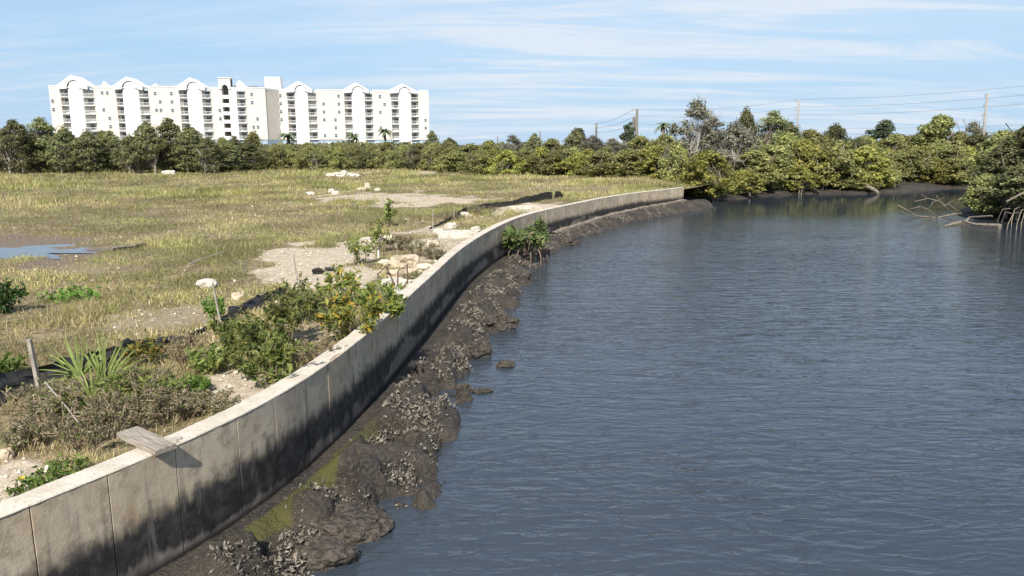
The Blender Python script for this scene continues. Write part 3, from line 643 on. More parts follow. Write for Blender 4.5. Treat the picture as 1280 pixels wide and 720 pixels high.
def crown_tree(name, seed, H, wid, kind, cols, weights, leaf, nclump, perclump, clear=.2, stems=3, bark=M_BARK, clump_r=.55, top=0.5, twigs=0, lean=.25):
    """tapered stems and limbs; leaf clumps spread unevenly through the crown's volume. Returns the thing at the origin."""
    rn = random.Random(seed); root = thing(name, 'x', kind)
    tb = MB(); cents = []; sm_ = []
    for k in range(stems):
        a = 2 * math.pi * k / stems + rn.uniform(-.5, .5); r0 = .12 * wid * (stems > 1); r1 = wid * rn.uniform(.08, .34) * (1 if stems > 1 else lean)
        h = H * rn.uniform(.68, .9); P = []
        for i in range(6):
            t = i / 5; rr = r0 + (r1 - r0) * t ** 1.2
            P.append(Vector((math.cos(a) * rr + rn.uniform(-.08, .08) * wid * t, math.sin(a) * rr + rn.uniform(-.08, .08) * wid * t, h * t)))
        P[0].z = -.3; R0 = (.018 if stems > 1 else .026) * H * rn.uniform(.8, 1.2); tb.tube(P, [R0 * (1 - .75 * i / 5) for i in range(6)], 5, False); sm_.append((P, R0))
    for i in range(nclump):
        for _ in range(30):
            a = rn.uniform(0, 6.283); zt = rn.uniform(clear, 1.0) ** .9; prof = math.sin(math.pi * min(1, max(.0, (zt - clear) / (1 - clear)) ** top * .93 + .07)) ** .7
            lob = .72 + .38 * mnoise.noise(Vector((math.cos(a) * 1.2, math.sin(a) * 1.2, zt * 2.5 + seed)))
            rad = wid * .5 * prof * lob * math.sqrt(rn.uniform(.12, 1)); c_ = Vector((math.cos(a) * rad, math.sin(a) * rad, zt * H * (.9 + .12 * mnoise.noise(Vector((a, seed, 1))))))
            if mnoise.noise(c_ * .55 + Vector((seed * 5, 0, 0))) > -.28: break
        cents.append(c_)
        P, R0 = rn.choice(sm_); j_ = min(4, max(1, int(5 * c_.z / H * rn.uniform(.5, .85)))); s_ = P[j_]; mid = (s_ + c_) / 2 + Vector((0, 0, -.06 * H * rn.random()))
        tb.tube([s_, mid, c_], [R0 * .38, R0 * .22, R0 * .08], 3, False)
        for _ in range(twigs):
            e = c_ + Vector((rn.gauss(0, .5), rn.gauss(0, .5), abs(rn.gauss(.35, .4)))) * clump_r * 1.9; tb.tube([c_, (c_ + e) / 2 + Vector((rn.gauss(0, .1), rn.gauss(0, .1), .05)), e], [R0 * .10, R0 * .07, R0 * .04], 3, False)
    tb.obj('trunk', bark, root, True)
    Cc = np.array([tuple(c_) for c_ in cents]); n = nclump * perclump
    base_ = np.repeat(Cc, perclump, 0); rr = clump_r * np.repeat(RNG.uniform(.55, 1.35, nclump), perclump)
    dv = RNG.normal(size=(n, 3)); dv /= np.linalg.norm(dv, axis=1, keepdims=True); dv *= (RNG.random(n) ** .45)[:, None]; dv[:, 2] *= .7
    pts = base_ + dv * rr[:, None]; pts[:, 2] = np.maximum(pts[:, 2], .15)
    V, F, T = leaves_np(pts, leaf, dv * .9 + np.array([0, -.15, .55]), cols, weights)
    cl = np.repeat(np.repeat(RNG.uniform(.7, 1.3, nclump), perclump), 4)[:, None]
    link('crown', mesh_np('crown', V, F, M_LEAF, False, {'tint': T * cl}), root)
    root['size'] = (H, wid); return root
def first_or_dup(proto, used, loc, rz, sc, label, group, cat=None):
    if proto.name not in used:
        used.add(proto.name); proto.location = loc; proto.rotation_euler = (0, 0, rz); proto.scale = sc; proto['label'] = label
        if group: proto['group'] = group
        return proto
    return dup(proto, loc, rz, sc, label, group)
USED = set()
DK = [(.165, .19, .08), (.21, .23, .095), (.25, .25, .11), (.31, .285, .15)]
OL = [(.225, .235, .075), (.28, .275, .095), (.34, .315, .13), (.16, .175, .065)]
YL = [(.30, .305, .075), (.36, .345, .085), (.23, .245, .065), (.40, .345, .10)]
GY = [(.22, .22, .15), (.28, .265, .195), (.17, .175, .105), (.33, .30, .24)]
PN = [(.10, .14, .075), (.13, .17, .09), (.16, .18, .11)]
dark = [crown_tree('broadleaf_tree', 11 + k, 7, 5.2, 'tree', DK, [4, 4, 3, 2], .125, 170, 48, .12, 4, M_PALEBARK if k == 1 else M_BARK, .46, .85) for k in range(3)]
oliv = [crown_tree('mangrove_tree', 31 + k, 4, 4.6, 'tree', OL, [3, 4, 3, 2], .125, 150, 56, .06, 5, M_BARK, .42, .75) for k in range(3)]
yelo = [crown_tree('mangrove_shrub', 51 + k, 4, 5.0, 'shrub', YL, [4, 3, 3, 1], .125, 150, 56, .06, 5, M_BARK, .42, .75) for k in range(2)]
grey = [crown_tree('grey_tree', 71 + k, 7, 6.0, 'tree', GY, [3, 3, 3, 2], .13, 130, 50, .12, 4, m_plain('bark_silver', (.30, .28, .25), .9, .2), .48, .85, 5) for k in range(2)]
pine = [crown_tree('pine_tree', 91 + k, 10, 5.0, 'tree', PN, [3, 3, 2], .20, 42, 100, .60, 1, M_BARK, .75, .6) for k in range(2)]

def place(proto, u, vtop, wpx, y, label, group=None, zb=.7, rz=None):
    c = at(u, 200, y=y); t = at(u, vtop, y=y); H, wid = proto['size']; h = t.z - zb; wm = wpx * y / FPX * 1.22
    return first_or_dup(proto, USED, (c.x, y, zb), random.uniform(0, 6.28) if rz is None else rz, (wm / wid, wm / wid, h / (H * 1.0)), label, group)

# left treeline, in front of the apartment block
LT = [(-38, 154, 46, 73), (-8, 152, 44, 74), (22, 147, 46, 72), (56, 146, 46, 74), (84, 155, 38, 72), (112, 160, 40, 72), (140, 163, 38, 74), (164, 166, 34, 72), (186, 149, 36, 73), (213, 147, 44, 75), (240, 154, 40, 74), (262, 170, 34, 72), (285, 176, 36, 74), (310, 174, 40, 76)]
LTL = ['broad dark tree cut by the left edge of the picture', 'dark leafy tree standing at the left edge in front of open sky', 'tall dark tree against open sky left of the apartment block', 'tallest of the left trees, just before the left end of the apartment block',
       'dark tree beneath the first gable of the apartment block', 'tree with pale slim trunk between the first two gables', 'olive green tree below the second gable, with a bright lower crown', 'low tree just right of the second gable',
       'dense dark tree rising between the second and third gable', 'tall round topped tree covering the lower floors left of the third gable', 'grey green tree beneath the third gable', 'low dark tree below the open stair tower', 'low bushy tree right of the stair tower', 'bushy tree beneath the white elevator box']
for k, (a, l) in enumerate(zip(LT, LTL)): place(dark[(k * 2 + (k == 5)) % 3], a[0], a[1], a[2] * 1.25, a[3], l, 'trees along the left edge of the field', 1.0)
# understorey before and behind, so the line reads as dense as in the photograph
for k, u in enumerate(np.arange(-45, 330, 19)):
    place((dark[k % 3], oliv[k % 3])[k % 2], u + random.uniform(-5, 5), 168 + random.uniform(-8, 9), 38, 77 + random.uniform(0, 5), '%s low dark tree from the left in the shaded second row behind the left treeline' % ORD[k], 'second row of the left treeline', .8)
# middle belt beneath the right half of the apartment block
for k, u in enumerate(np.arange(332, 560, 15.5)):
    place(oliv[k % 3] if k % 4 else dark[k % 3], u, 183 + random.uniform(-3, 5), 30, 84 + random.uniform(-5, 4), '%s shrub tree from the left in the low belt in front of the apartment block' % ORD[k], 'low belt of shrub trees under the apartment block', .9)
for k, u in enumerate(np.arange(338, 560, 20)):
    place(oliv[(k + 1) % 3], u + 6, 179 + random.uniform(-3, 4), 34, 100 + random.uniform(-5, 6), '%s shrub tree from the left in the rear row under the apartment block' % ORD[k], 'rear row under the apartment block', .8)
# middle to right: olive and yellow mangroves in front
MB_ = [(570, 187, 46), (602, 190, 44), (634, 186, 46), (662, 192, 40), (690, 189, 44), (722, 190, 46), (752, 187, 46), (785, 184, 50), (818, 180, 54)]
for k, (u, v, wpx) in enumerate(MB_):
    place(yelo[k % 2] if k % 3 == 2 else oliv[k % 3], u, v, wpx * 1.25, 70 - 8 * (u > 740) + random.uniform(-3, 3), '%s mangrove from the left in the front row behind the middle of the field' % ORD[k], 'front row of mangroves behind the field', .9)
for k, u in enumerate(np.arange(556, 850, 20)):
    place(oliv[(k + 1) % 3] if k % 3 else yelo[(k // 3) % 2], u, 186 + random.uniform(-4, 4), 46, 80 - 10 * (u > 740) + random.uniform(-3, 3), '%s mangrove from the left in the second row behind the middle of the field' % ORD[k], 'second row of mangroves behind the field', .9)
for k, u in enumerate(np.arange(935, 1215, 17)):
    place((oliv[k % 3], yelo[k % 2], oliv[(k + 2) % 3])[k % 3], u, 184 + random.uniform(-7, 7), 58, 68 + random.uniform(-1, 5) + 4.5 * (u > 1110), '%s mangrove from the left in the dense second row of the far bank' % ORD[k], 'second row of mangroves on the far bank', .6)
for k, (u, v, wpx, pr) in enumerate(((560, 176, 40, oliv[0]), (588, 178, 40, oliv[1]), (612, 174, 34, oliv[2]), (640, 167, 34, grey[0]), (668, 165, 26, dark[1]), (690, 172, 40, oliv[0]), (719, 159, 30, dark[2]), (740, 168, 40, grey[1]), (765, 172, 44, grey[0]), (800, 168, 46, oliv[1]), (830, 166, 44, oliv[2]))):
    place(pr, u, v, wpx * 1.25, 98 + random.uniform(-8, 8), '%s tree from the left in the back row behind the middle of the field' % ORD[k], 'back row of trees behind the field', .8)
place(dark[0], 540, 163, 26, 170, 'dark round tree right beside the right end of the apartment block'); place(dark[1], 562, 171, 30, 165, 'second dark tree right of the apartment block')
place(pine[0], 722, 158, 26, 120, 'slim pine rising above the shrubs left of the short utility pole'); place(pine[1], 784, 150, 22, 120, 'small pine directly left of the tall wooden utility pole')
# right bank
place(grey[0], 868, 121, 84, 62, 'tall grey half bare tree above the end of the sea wall'); place(grey[1], 915, 150, 80, 63, 'grey brown tree leaning right of the tallest grey one')
place(oliv[0], 845, 175, 46, 60, 'olive mangrove behind the very end of the sea wall')
place(yelo[0], 884, 186, 84, 53.5, 'bright yellow green mangrove hanging over the water at the wall end', None, .25)
place(yelo[1], 930, 212, 66, 57.5, 'low yellow green mangrove right of the bright one, touching the water', None, .25)
place(oliv[1], 945, 185, 74, 61, 'olive mangrove behind the low yellow one'); 
RB = [(965, 178, 74, 64, oliv[2], 'rounded olive mangrove below the first thin concrete pole'), (1005, 172, 80, 66, yelo[0], 'tall yellow olive mangrove at the middle of the far bank'), (1040, 176, 80, 66, oliv[0], 'olive mangrove behind the pale leaning stems'),
      (1080, 182, 84, 66.5, yelo[1], 'yellow olive mangrove right of the pale leaning stems'), (1000, 205, 56, 63.5, yelo[1], 'low mangrove bush over the mud at the middle of the far bank'), (1065, 208, 70, 65.5, oliv[1], 'low drooping mangrove bush left of the fallen log'),
      (1105, 205, 50, 67.5, oliv[2], 'drooping mangrove bush above the fallen log'), (1130, 190, 60, 73.5, dark[1], 'dark green mangrove beside the inlet'), (1165, 195, 70, 73.5, yelo[0], 'yellow green mangrove over the inlet mud'), (1195, 195, 66, 73, oliv[1], 'olive mangrove at the back of the inlet')]
for u, v, wpx, y, pr, l in RB: place(pr, u, v, wpx, y - 1.6, l, None, .15)
for u, v, wpx, y, pr, l in ((930, 131, 36, 88, dark[2], 'round green treetop right of the tall grey tree'), (965, 138, 56, 86, dark[0], 'broad dark green treetop below the first thin concrete pole'), (985, 150, 40, 92, dark[1], 'green treetop just right of the first thin concrete pole'), (1042, 152, 44, 95, dark[2], 'dark round treetop rising at the middle of the far bank'),
      (1103, 147, 34, 92, pine[0], 'flat topped pine rising above the mangroves'), (1172, 141, 66, 86, oliv[0], 'tall olive tree left of the pale concrete pole'), (1212, 150, 46, 88, grey[0], 'sparse grey tree around the foot of the pale concrete pole'), (1130, 168, 60, 90, oliv[2], 'olive treetop between flat topped pine and tall olive tree'), (1080, 168, 60, 92, oliv[1], 'olive treetop left of the flat topped pine'), (1010, 160, 60, 95, oliv[0], 'olive treetop behind the yellow olive mangrove'), (1250, 160, 60, 80, oliv[1], 'olive treetop right of the pale concrete pole')):
    place(pr, u, v, wpx * 1.15, y, l)
for k, u in enumerate(np.arange(905, 1300, 24)):
    place((oliv[k % 3], dark[(k + 1) % 3], oliv[(k + 1) % 3])[k % 3], u + random.uniform(-6, 6), 166 + random.uniform(-7, 8), 62, 86 + random.uniform(-4, 5), '%s tree from the left in the tall rear row behind the far bank' % ORD[k], 'rear row of trees behind the far bank', .6)
NR = [(1256, 172, 66, 41.5, dark[0], 'dark mangrove at the tip of the right bank, nearest the dead branches'), (1275, 158, 104, 42.5, oliv[0], 'broad olive mangrove behind the pale prop roots'), (1305, 138, 120, 41, dark[0], 'tall dark mangrove cut by the right edge of the picture'), (1282, 200, 84, 39.5, dark[2], 'low dark mangrove overhanging the water at the right edge'), (1236, 215, 50, 41, oliv[2], 'low mangrove bough reaching out over the inlet'), (1345, 160, 110, 38, dark[0], 'mangrove just outside the right edge of the picture')]
for u, v, wpx, y, pr, l in NR: place(pr, u, v, wpx * 1.1, y, l, None, .25)
# far wood closing the gaps: reads as one mass
def far_wood():
    n = 46000; u = RNG.uniform(-700, 1900, n); y = RNG.uniform(150, 200, n); x = (u - 640) / FPX * y
    hmax = 1.8 + 2.6 * fbm(x * .09, y * .05, 3, 91); h = RNG.random(n) ** .7 * hmax
    k = ~((x > -175) & (x < 0) & (y > 190)); C = np.stack([x, y, .6 + h], -1)[k]
    V, F, T = leaves_np(C, .62, np.array([0, -.5, .6]), DK + OL, [3, 3, 2, 1, 2, 2, 1, 1], 1.4, .6)
    return mesh_np('far_wood', V, F, M_LEAF, False, {'tint': T})
tag(link('far_wood', far_wood()), 'distant wood behind the field, reading as one green mass', 'wood', None, 'stuff')

# palms
def palm(u, vtop, y, wpx, label, seed):
    rn = random.Random(seed); b = at(u, 190, y=y); t = at(u, vtop, y=y); r = thing('palm_tree', label, 'palm', (b.x, y, .6)); h = t.z - .6; rad = wpx * y / FPX / 2
    m = MB(); m.tube([(0, 0, -.3), (.1, 0, h * .5), (0, 0, h - rad * .5)], [.26, .2, .2], 7, False); m.obj('trunk', M_BARK, r, True)
    for k in range(22):
        a = k * 2.4; el = rn.uniform(-.5, 1.3); f = MB(); pts = []
        for i in range(6):
            q = i / 5; d_ = rad * (1.15 * q); pts.append(Vector((math.cos(a) * d_ * math.cos(el * .6), math.sin(a) * d_ * math.cos(el * .6), h - rad * .5 + math.sin(el) * rad * q * .9 - rad * .75 * q * q)))
        side = Vector((-math.sin(a), math.cos(a), 0)); vs = []
        for i, p in enumerate(pts): wd = rad * .17 * (1 - abs(i / 5 - .4)); vs += [p - side * wd - Vector((0, 0, wd * .8)), p, p + side * wd - Vector((0, 0, wd * .8))]
        f.add(vs, [(i * 3 + j_, i * 3 + j_ + 1, i * 3 + j_ + 4, i * 3 + j_ + 3) for i in range(5) for j_ in (0, 1)]); f.obj('frond', M_FROND, r)
M_FROND = m_plain('palm_frond', (.11, .14, .07), .6, .4, 3)
palm(360, 163, 190, 22, 'palm at the inner corner of the apartment block', 1); palm(442, 164, 190, 18, 'palm under the fifth gable of the apartment block', 2)
palm(482, 158, 185, 19, 'tallest palm, left of the rightmost gable of the apartment block', 3); palm(828, 150, 105, 20, 'cabbage palm left of the tall grey tree', 4)

# pale leaning stems, dead branches, fallen log, prop roots
for (a, b, y, l) in (((1028, 232), (1056, 180), 63, 'longest pale stem leaning right in front of the mangroves'), ((1045, 234), (1062, 196), 63.5, 'pale bare stem leaning right beside the longest one'), ((1064, 230), (1092, 207), 64, 'pale stem leaning steeply right above the mud'), ((1018, 226), (1022, 200), 63, 'short upright pale stem left of the longest leaning stem'), ((1034, 216), (1040, 186), 63.6, 'thin pale stem standing behind the longest leaning stem'), ((990, 230), (988, 205), 62.5, 'upright pale stem under the rounded olive mangrove')):
    p, q = at(*a, y=y), at(*b, y=y); p.z = .3; m = MB(); m.tube([p, (p + q) / 2 + Vector((.1, 0, -.08)), q], [.055, .045, .02], 5); m.tube([(p + q) / 2, (p * .25 + q * .75) + Vector((.4, -.1, .3))], [.035, .012], 4)
    tag(m.obj('dead_sapling', M_PALEBARK), l, 'dead sapling')
m = MB(); m.tube([at(1083, 232, y=62) + Vector((0, 0, 0)), at(1094, 238, y=61.5), at(1098, 242, y=61)], [.16, .15, .12], 7); tag(m.obj('log', M_BARK), 'fallen grey log sliding from the far mud bank towards the water', 'log')
db = thing('dead_branch', 'bare pale dead branches sticking out of the water at the right', 'branch', at(1190, 272, z=0)); o0 = db.location.copy()
for pts, r in ((((1228, 264), (1190, 268), (1172, 272), (1146, 270), (1122, 256)), .055), (((1172, 272), (1160, 262), (1150, 258), (1136, 262)), .03), (((1190, 268), (1176, 252), (1160, 248), (1143, 252)), .035), (((1176, 252), (1170, 244)), .02), (((1160, 248), (1152, 243)), .018), (((1200, 266), (1186, 255), (1172, 258)), .025), (((1146, 270), (1132, 268), (1126, 262)), .02), (((1180, 258), (1192, 250)), .018), (((1160, 262), (1166, 253), (1180, 247)), .018)):
    m = MB(); q = [at(u, v, y=o0.y + .25 * math.sin(i * 2.1 + u)) - o0 for i, (u, v) in enumerate(pts)]; m.tube(q, [r * (1 - .6 * i / len(q)) for i in range(len(q))], 5); m.obj('branch', M_PALEROOT, db, True)
m = MB(); m.tube([at(1180, 283, z=.02), at(1200, 278, z=.08), at(1220, 281, z=.05), at(1250, 283, z=.1)], [.05, .12, .10, .14], 6); m.tube([at(1205, 279, z=.05), at(1212, 272, z=.3), at(1240, 270, z=.5)], [.08, .06, .05], 5)
tag(m.obj('log', M_BARK), 'dark half sunken log below the dead branches', 'log')
pr_ = thing('prop_root_cluster', 'arching pale prop roots standing in the water at the right edge', 'mangrove roots', at(1268, 284, z=0)); o0 = pr_.location.copy()
for k in range(8):
    u = 1246 + k * 6; m = MB(); top_ = at(u + 14 + random.uniform(-6, 6), 262 + random.uniform(-4, 6), y=o0.y + .8) - o0; ft = at(u, 286 + random.uniform(-2, 6), z=-.15) - o0
    m.tube([top_, top_ * .6 + ft * .4 + Vector((-.15, 0, .35)), top_ * .2 + ft * .8 + Vector((-.1, 0, .22)), ft], [.022, .024, .022, .02], 5); m.obj('prop_root', M_PALEROOT, pr_, True)
m = MB(); m.tube([at(1258, 252, y=o0.y + .9) - o0, at(1285, 238, y=o0.y + 1.2) - o0, at(1310, 215, y=o0.y + 1.6) - o0], [.05, .06, .06], 6); m.obj('stem', M_BARK, pr_, True)

# ------------------------------------------------------------------ near plants
def shrub(u, v, H, wid, cols, wts, leaf, n, label, name='leafy_shrub', cat='shrub', stems=16, mat=M_LEAF, twig=M_TWIG, upright=.9, elong=2.6, seed=None, loc=None, leafup=.6, low=.15):
    rn = random.Random(u * 3 + v if seed is None else seed); b = loc or gp(u, v); leaf *= 1.08 if leaf > .025 else 1.0; n = int(n * .8) if leaf > .025 else n; r = thing(name, label, cat, b); tb = MB(); L_ = []
    for k in range(stems):
        a = rn.uniform(0, 6.283); sp = wid * .5 * math.sqrt(rn.random()); h = H * rn.uniform(.55, 1.08) * (1 - .35 * (sp / (wid * .5)) ** 2); x0, y0 = math.cos(a) * sp * (1 - upright * .35), math.sin(a) * sp * (1 - upright * .35)
        P = [Vector((x0 * .55, y0 * .55, -.04)), Vector((x0 * .8 + rn.gauss(0, .03) * wid, y0 * .8 + rn.gauss(0, .03) * wid, h * .5)), Vector((math.cos(a) * sp, math.sin(a) * sp, h))]
        tb.tube(P, [.007 + .004 * H, .005, .002], 3, False); L_.append(P)
        for _ in range(2):
            f = rn.uniform(.3, .8); q = P[1].lerp(P[2], f); e = q + Vector((rn.gauss(0, .12) * wid, rn.gauss(0, .12) * wid, abs(rn.gauss(.1, .1)) * H)); tb.tube([q, e], [.004, .0015], 3, False); L_.append([P[1], q, e])
    tb.obj('stems', twig, r)
    k = RNG.integers(0, len(L_), n); f = RNG.random(n) ** .8; A = np.array([[tuple(p) for p in P] for P in L_])[k]
    f2 = low + (1 - low) * f; f2 = f2[:, None]
    C = np.where(f2 < .5, A[:, 0] + (A[:, 1] - A[:, 0]) * f2 * 2, A[:, 1] + (A[:, 2] - A[:, 1]) * (f2 - .5) * 2) + RNG.normal(size=(n, 3)) * leaf * .8
    C[:, 2] = np.maximum(C[:, 2], .02)
    V, F, T = leaves_np(C, leaf, np.array([0, -.1, leafup]), cols, wts, elong, .7)
    link('foliage', mesh_np('foliage', V, F, mat, False, {'tint': T}), r); return r
GR = [(.135, .185, .045), (.19, .235, .055), (.25, .26, .07), (.10, .135, .035)]
YG = [(.20, .23, .045), (.30, .28, .06), (.13, .175, .04), (.50, .33, .04), (.11, .15, .04)]
BR = [(.25, .195, .125), (.32, .255, .17), (.18, .135, .09), (.16, .175, .07), (.38, .315, .22)]
LG = [(.13, .22, .035), (.17, .26, .05), (.10, .18, .03)]
shrub(318, 470, .75, .9, GR + [(.20, .18, .04)], [3, 4, 4, 2, 1], .035, 1300, 'leafy green shrub nearest the wall, right of the bare gravelly soil')
shrub(345, 482, .62, .75, GR, [3, 4, 4, 2], .035, 1000, 'dense green shrub close behind the coping in the middle of the leafy patch')
shrub(300, 440, .55, .9, GR + YG[:2], [3, 4, 4, 2, 1, 1], .032, 1000, 'leafy shrub behind the slanted stake with upright green tips')
shrub(352, 432, .85, .9, GR, [2, 4, 4, 2], .034, 1200, 'tall green shrub right of the fallen fence with vertical leafy shoots')
shrub(372, 405, .75, .8, GR + [(.16, .16, .05)], [2, 4, 3, 2, 2], .034, 900, 'olive green shrub behind the taller leafy one')
shrub(266, 466, .35, .7, GR, [3, 4, 4, 2], .035, 600, 'low green shrub in front of the slanted stake')
shrub(440, 425, .8, 1.1, YG, [4, 4, 3, 2, 3], .040, 1500, 'yellow green shrub with orange leaves leaning over the sea wall')
shrub(478, 398, .62, .9, YG + GR, [4, 3, 3, 1, 3, 1, 1, 1, 1], .042, 1300, 'green shrub in front of the grey concrete block, tips over the coping')
shrub(425, 385, .8, .9, YG, [4, 4, 2, 1, 2], .036, 1000, 'tall yellowish shrub left of the rusty metal frame')
shrub(447, 330, .8, 1.0, YG[:3] + GR, [4, 2, 3, 2, 2, 2, 1], .04, 420, 'upright olive shrub at the edge of the bare sandy patch')
shrub(472, 316, 1.15, .7, GR + YG[:2], [3, 3, 3, 2, 1, 1], .042, 330, 'tall weed with long leafy shoots above the boulder pile', 'tall_weed', 'weed', 7)
shrub(485, 284, .95, .6, GR, [3, 3, 3, 2], .055, 350, 'thin tall weed in the grass left of the long white slab', 'tall_weed', 'weed', 6)
shrub(270, 408, .42, .38, LG, [3, 3, 3], .03, 500, 'bright green leafy sprig growing at the slanted stake', 'green_sprig', 'plant', 6, loc=gp(271, 409) + Vector((0, -.05, .12)))
shrub(236, 492, .20, .5, LG, [3, 3, 3], .028, 900, 'low bright green weed cushion left of the gravelly soil', 'weed_cushion', 'weed', 24)
shrub(90, 376, .22, 1.0, LG, [3, 3, 3], .04, 450, 'bright green weed clump in the grass below the puddle', 'weed_cushion', 'weed', 14)
shrub(-2, 392, .6, .8, [(.04, .08, .02), (.06, .10, .025)], [1, 1], .05, 700, 'dark green bush at the left edge of the field', 'leafy_shrub', 'shrub')
shrub(8, 470, .28, .5, LG, [3, 3, 3], .035, 350, 'green weed at the left edge above the fallen silt fence', 'weed_cushion', 'weed', 10)
shrub(180, 455, .35, .6, YG, [4, 4, 2, 3, 2], .03, 500, 'yellowish weed with a few orange leaves behind the spiky plant', 'weed_cushion', 'weed', 12)
shrub(80, 600, .14, .55, LG + GR, [3, 3, 2, 1, 1, 1, 1], .022, 700, 'creeping green weed along the coping at the near left', 'weed_cushion', 'weed', 22, upright=.2)
shrub(35, 618, .10, .3, LG, [3, 3, 3], .022, 200, 'small green weed tuft beside the yellow flower', 'weed_cushion', 'weed', 8, upright=.2)
shrub(150, 503, .36, .6, GR, [3, 4, 4, 2], .03, 420, 'small green weed in the brown brush right of the spiky plant', 'leafy_weed', 'weed', 14)
shrub(86, 528, .36, .5, GR, [3, 4, 4, 2], .026, 380, 'small green weed in the brown brush below the spiky plant', 'leafy_weed', 'weed', 14)
shrub(205, 508, .34, .5, GR + YG[:1], [3, 4, 4, 2, 2], .028, 380, 'small green weed in the brown brush above the plank', 'leafy_weed', 'weed', 14)
DB = [(75, 545, .55, .9, 'dry brown brush at the lower left below the leaning stake'), (120, 556, .5, .8, 'dry brown brush left of the plank'), (165, 528, .5, .85, 'grey brown brush right behind the plank'), (212, 525, .42, .8, 'tangled brown brush to the right of the plank'), (255, 515, .3, .8, 'low brown twiggy brush along the coping right of the plank'), (52, 512, .4, .8, 'dry brush around the foot of the leaning stake'), (120, 520, .32, .85, 'mixed green and brown brush in front of the spiky plant'),
      (172, 490, .4, .8, 'brush with green tips right of the spiky plant'), (235, 455, .55, .6, 'straw coloured tall dry grass left of the slanted stake'), (395, 450, .35, .8, 'dry brown twigs between the two leafy patches'), (400, 395, .45, .8, 'brown brush between leafy shrubs and yellow shrub'), (525, 320, .45, 1.2, 'grey brown dry brush above the boulder pile'), (500, 312, .5, .9, 'dry brush left of the angular pale rock'), (546, 324, .3, .7, 'low dry brush behind the coping right of the boulder pile'), (600, 268, .5, 1.6, 'dry brush below the standing silt fence'), (560, 275, .4, 1.2, 'dry brush between the thin stakes'), (516, 352, .25, .45, 'low olive weed between grey block and coping'), (30, 560, .3, .5, 'sparse twiggy weed at the lower left edge')]
for u, v, h, wd, l in DB:
    h *= .85
    st = 'straw' in l; green = .35 if ('green' in l or 'olive' in l) else .12
    shrub(u, v, h, wd, [(.33, .26, .15), (.26, .20, .11)] + BR if st else BR + [(.17, .19, .06), (.13, .17, .045)], [6, 5, 1, 1, 1, 1, 1] if st else [4, 4, 3, 3, 2, 1 + green * 14, 1 + green * 14], .017 if v > 430 else .024, 950, l, 'dry_brush', 'brush', 30, upright=.3, elong=2.6, leafup=.3)

# spiky young palm: every leaf blade its own part
sp = thing('spiky_palm', 'young spiky palm with fans of narrow green leaves in the near brush', 'palm plant', gp(112, 495)); s0 = sp.location.copy()
M_SP = m_plain('palm_leaf', (.20, .25, .075), .5, .3, 8)
for (u, v), nb, ln, spread, ax in (((100, 470), 15, .62, 1.25, -.35), ((130, 478), 15, .72, .8, .35), ((116, 497), 11, .45, .8, .05)):
    c0 = at(u, v, y=s0.y + (0.12 if u != 116 else 0)) - s0
    stem = MB(); stem.tube([(0, 0.03, -.05), c0], [.02, .012], 5); stem.obj('stalk', M_TWIG, sp)
    for k in range(nb):
        a = ax + spread * (k / (nb - 1) - .5) * 2; l_ = ln * random.uniform(.75, 1.1); dy = random.uniform(-.35, .25); m = MB()
        d1 = Vector((math.sin(a), dy, math.cos(a))).normalized(); sd_ = d1.cross(Vector((0, 1, 0.2))).normalized(); vs = []
        for i in range(5):
            t = i / 4; p = c0 + d1 * l_ * t - Vector((0, 0, .10 * t * t * l_ * abs(math.sin(a)) * 2)); wd = .017 * (1 - t ** 1.6) + .001; vs += [p - sd_ * wd, p + Vector((0, .004, -.004)), p + sd_ * wd]
        m.add(vs, [(i * 3 + j_, i * 3 + j_ + 1, i * 3 + j_ + 4, i * 3 + j_ + 3) for i in range(4) for j_ in (0, 1)]); m.obj('leaf', M_SP, sp)
# yellow flower
M_PETAL = m_plain('petal', (.75, .50, .02), .6, .1)
fl = thing('yellow_flower', 'single yellow flower in the weeds at the near left', 'flower', gp(27, 612)); m = MB(); m.tube([(0, 0, -.02), (.01, 0, .10)], .004, 5); m.obj('stem', M_TWIG, fl)
for k in range(9):
    a = k * .698; m = MB(); c_, s_ = math.cos(a), math.sin(a); P = lambda r, o, z: (c_ * r - s_ * o + .01, s_ * r + c_ * o, z)
    m.add([P(.002, 0, .10), P(.018, -.009, .108), P(.034, 0, .104), P(.018, .009, .108)], [(0, 1, 2, 3)]); m.obj('petal', M_PETAL, fl)

# small mangrove on the mud bank, with prop roots
mg = shrub(652, 300, 1.0, 2.3, [(.10, .14, .045), (.14, .18, .055), (.18, .20, .07), (.22, .17, .10)], [4, 4, 3, 1], 0.085, 1700, 'small green mangrove with arching prop roots on the mud bank', 'small_mangrove', 'mangrove', 14, loc=mud_at(25.8, .8) + Vector((0, 0, .45)), twig=M_ROOT, upright=.1)
for k in range(20):
    a = k * 2.4; r1 = random.uniform(.35, 1.0); m = MB(); h = random.uniform(.2, .45)
    m.tube([(math.cos(a) * .08, math.sin(a) * .08, h), (math.cos(a) * r1 * .55, math.sin(a) * r1 * .55, h + .08), (math.cos(a) * r1 * .9, math.sin(a) * r1 * .9, -.1), (math.cos(a) * r1, math.sin(a) * r1, -.65)], [.03, .028, .025, .022], 4); m.obj('prop_root', M_ROOT, mg, True)
rock(668, 292, 10, 11, M_LIME, 'rounded tan stone under the small mangrove on the mud bank', .2, .8, 'rock', None, .3)

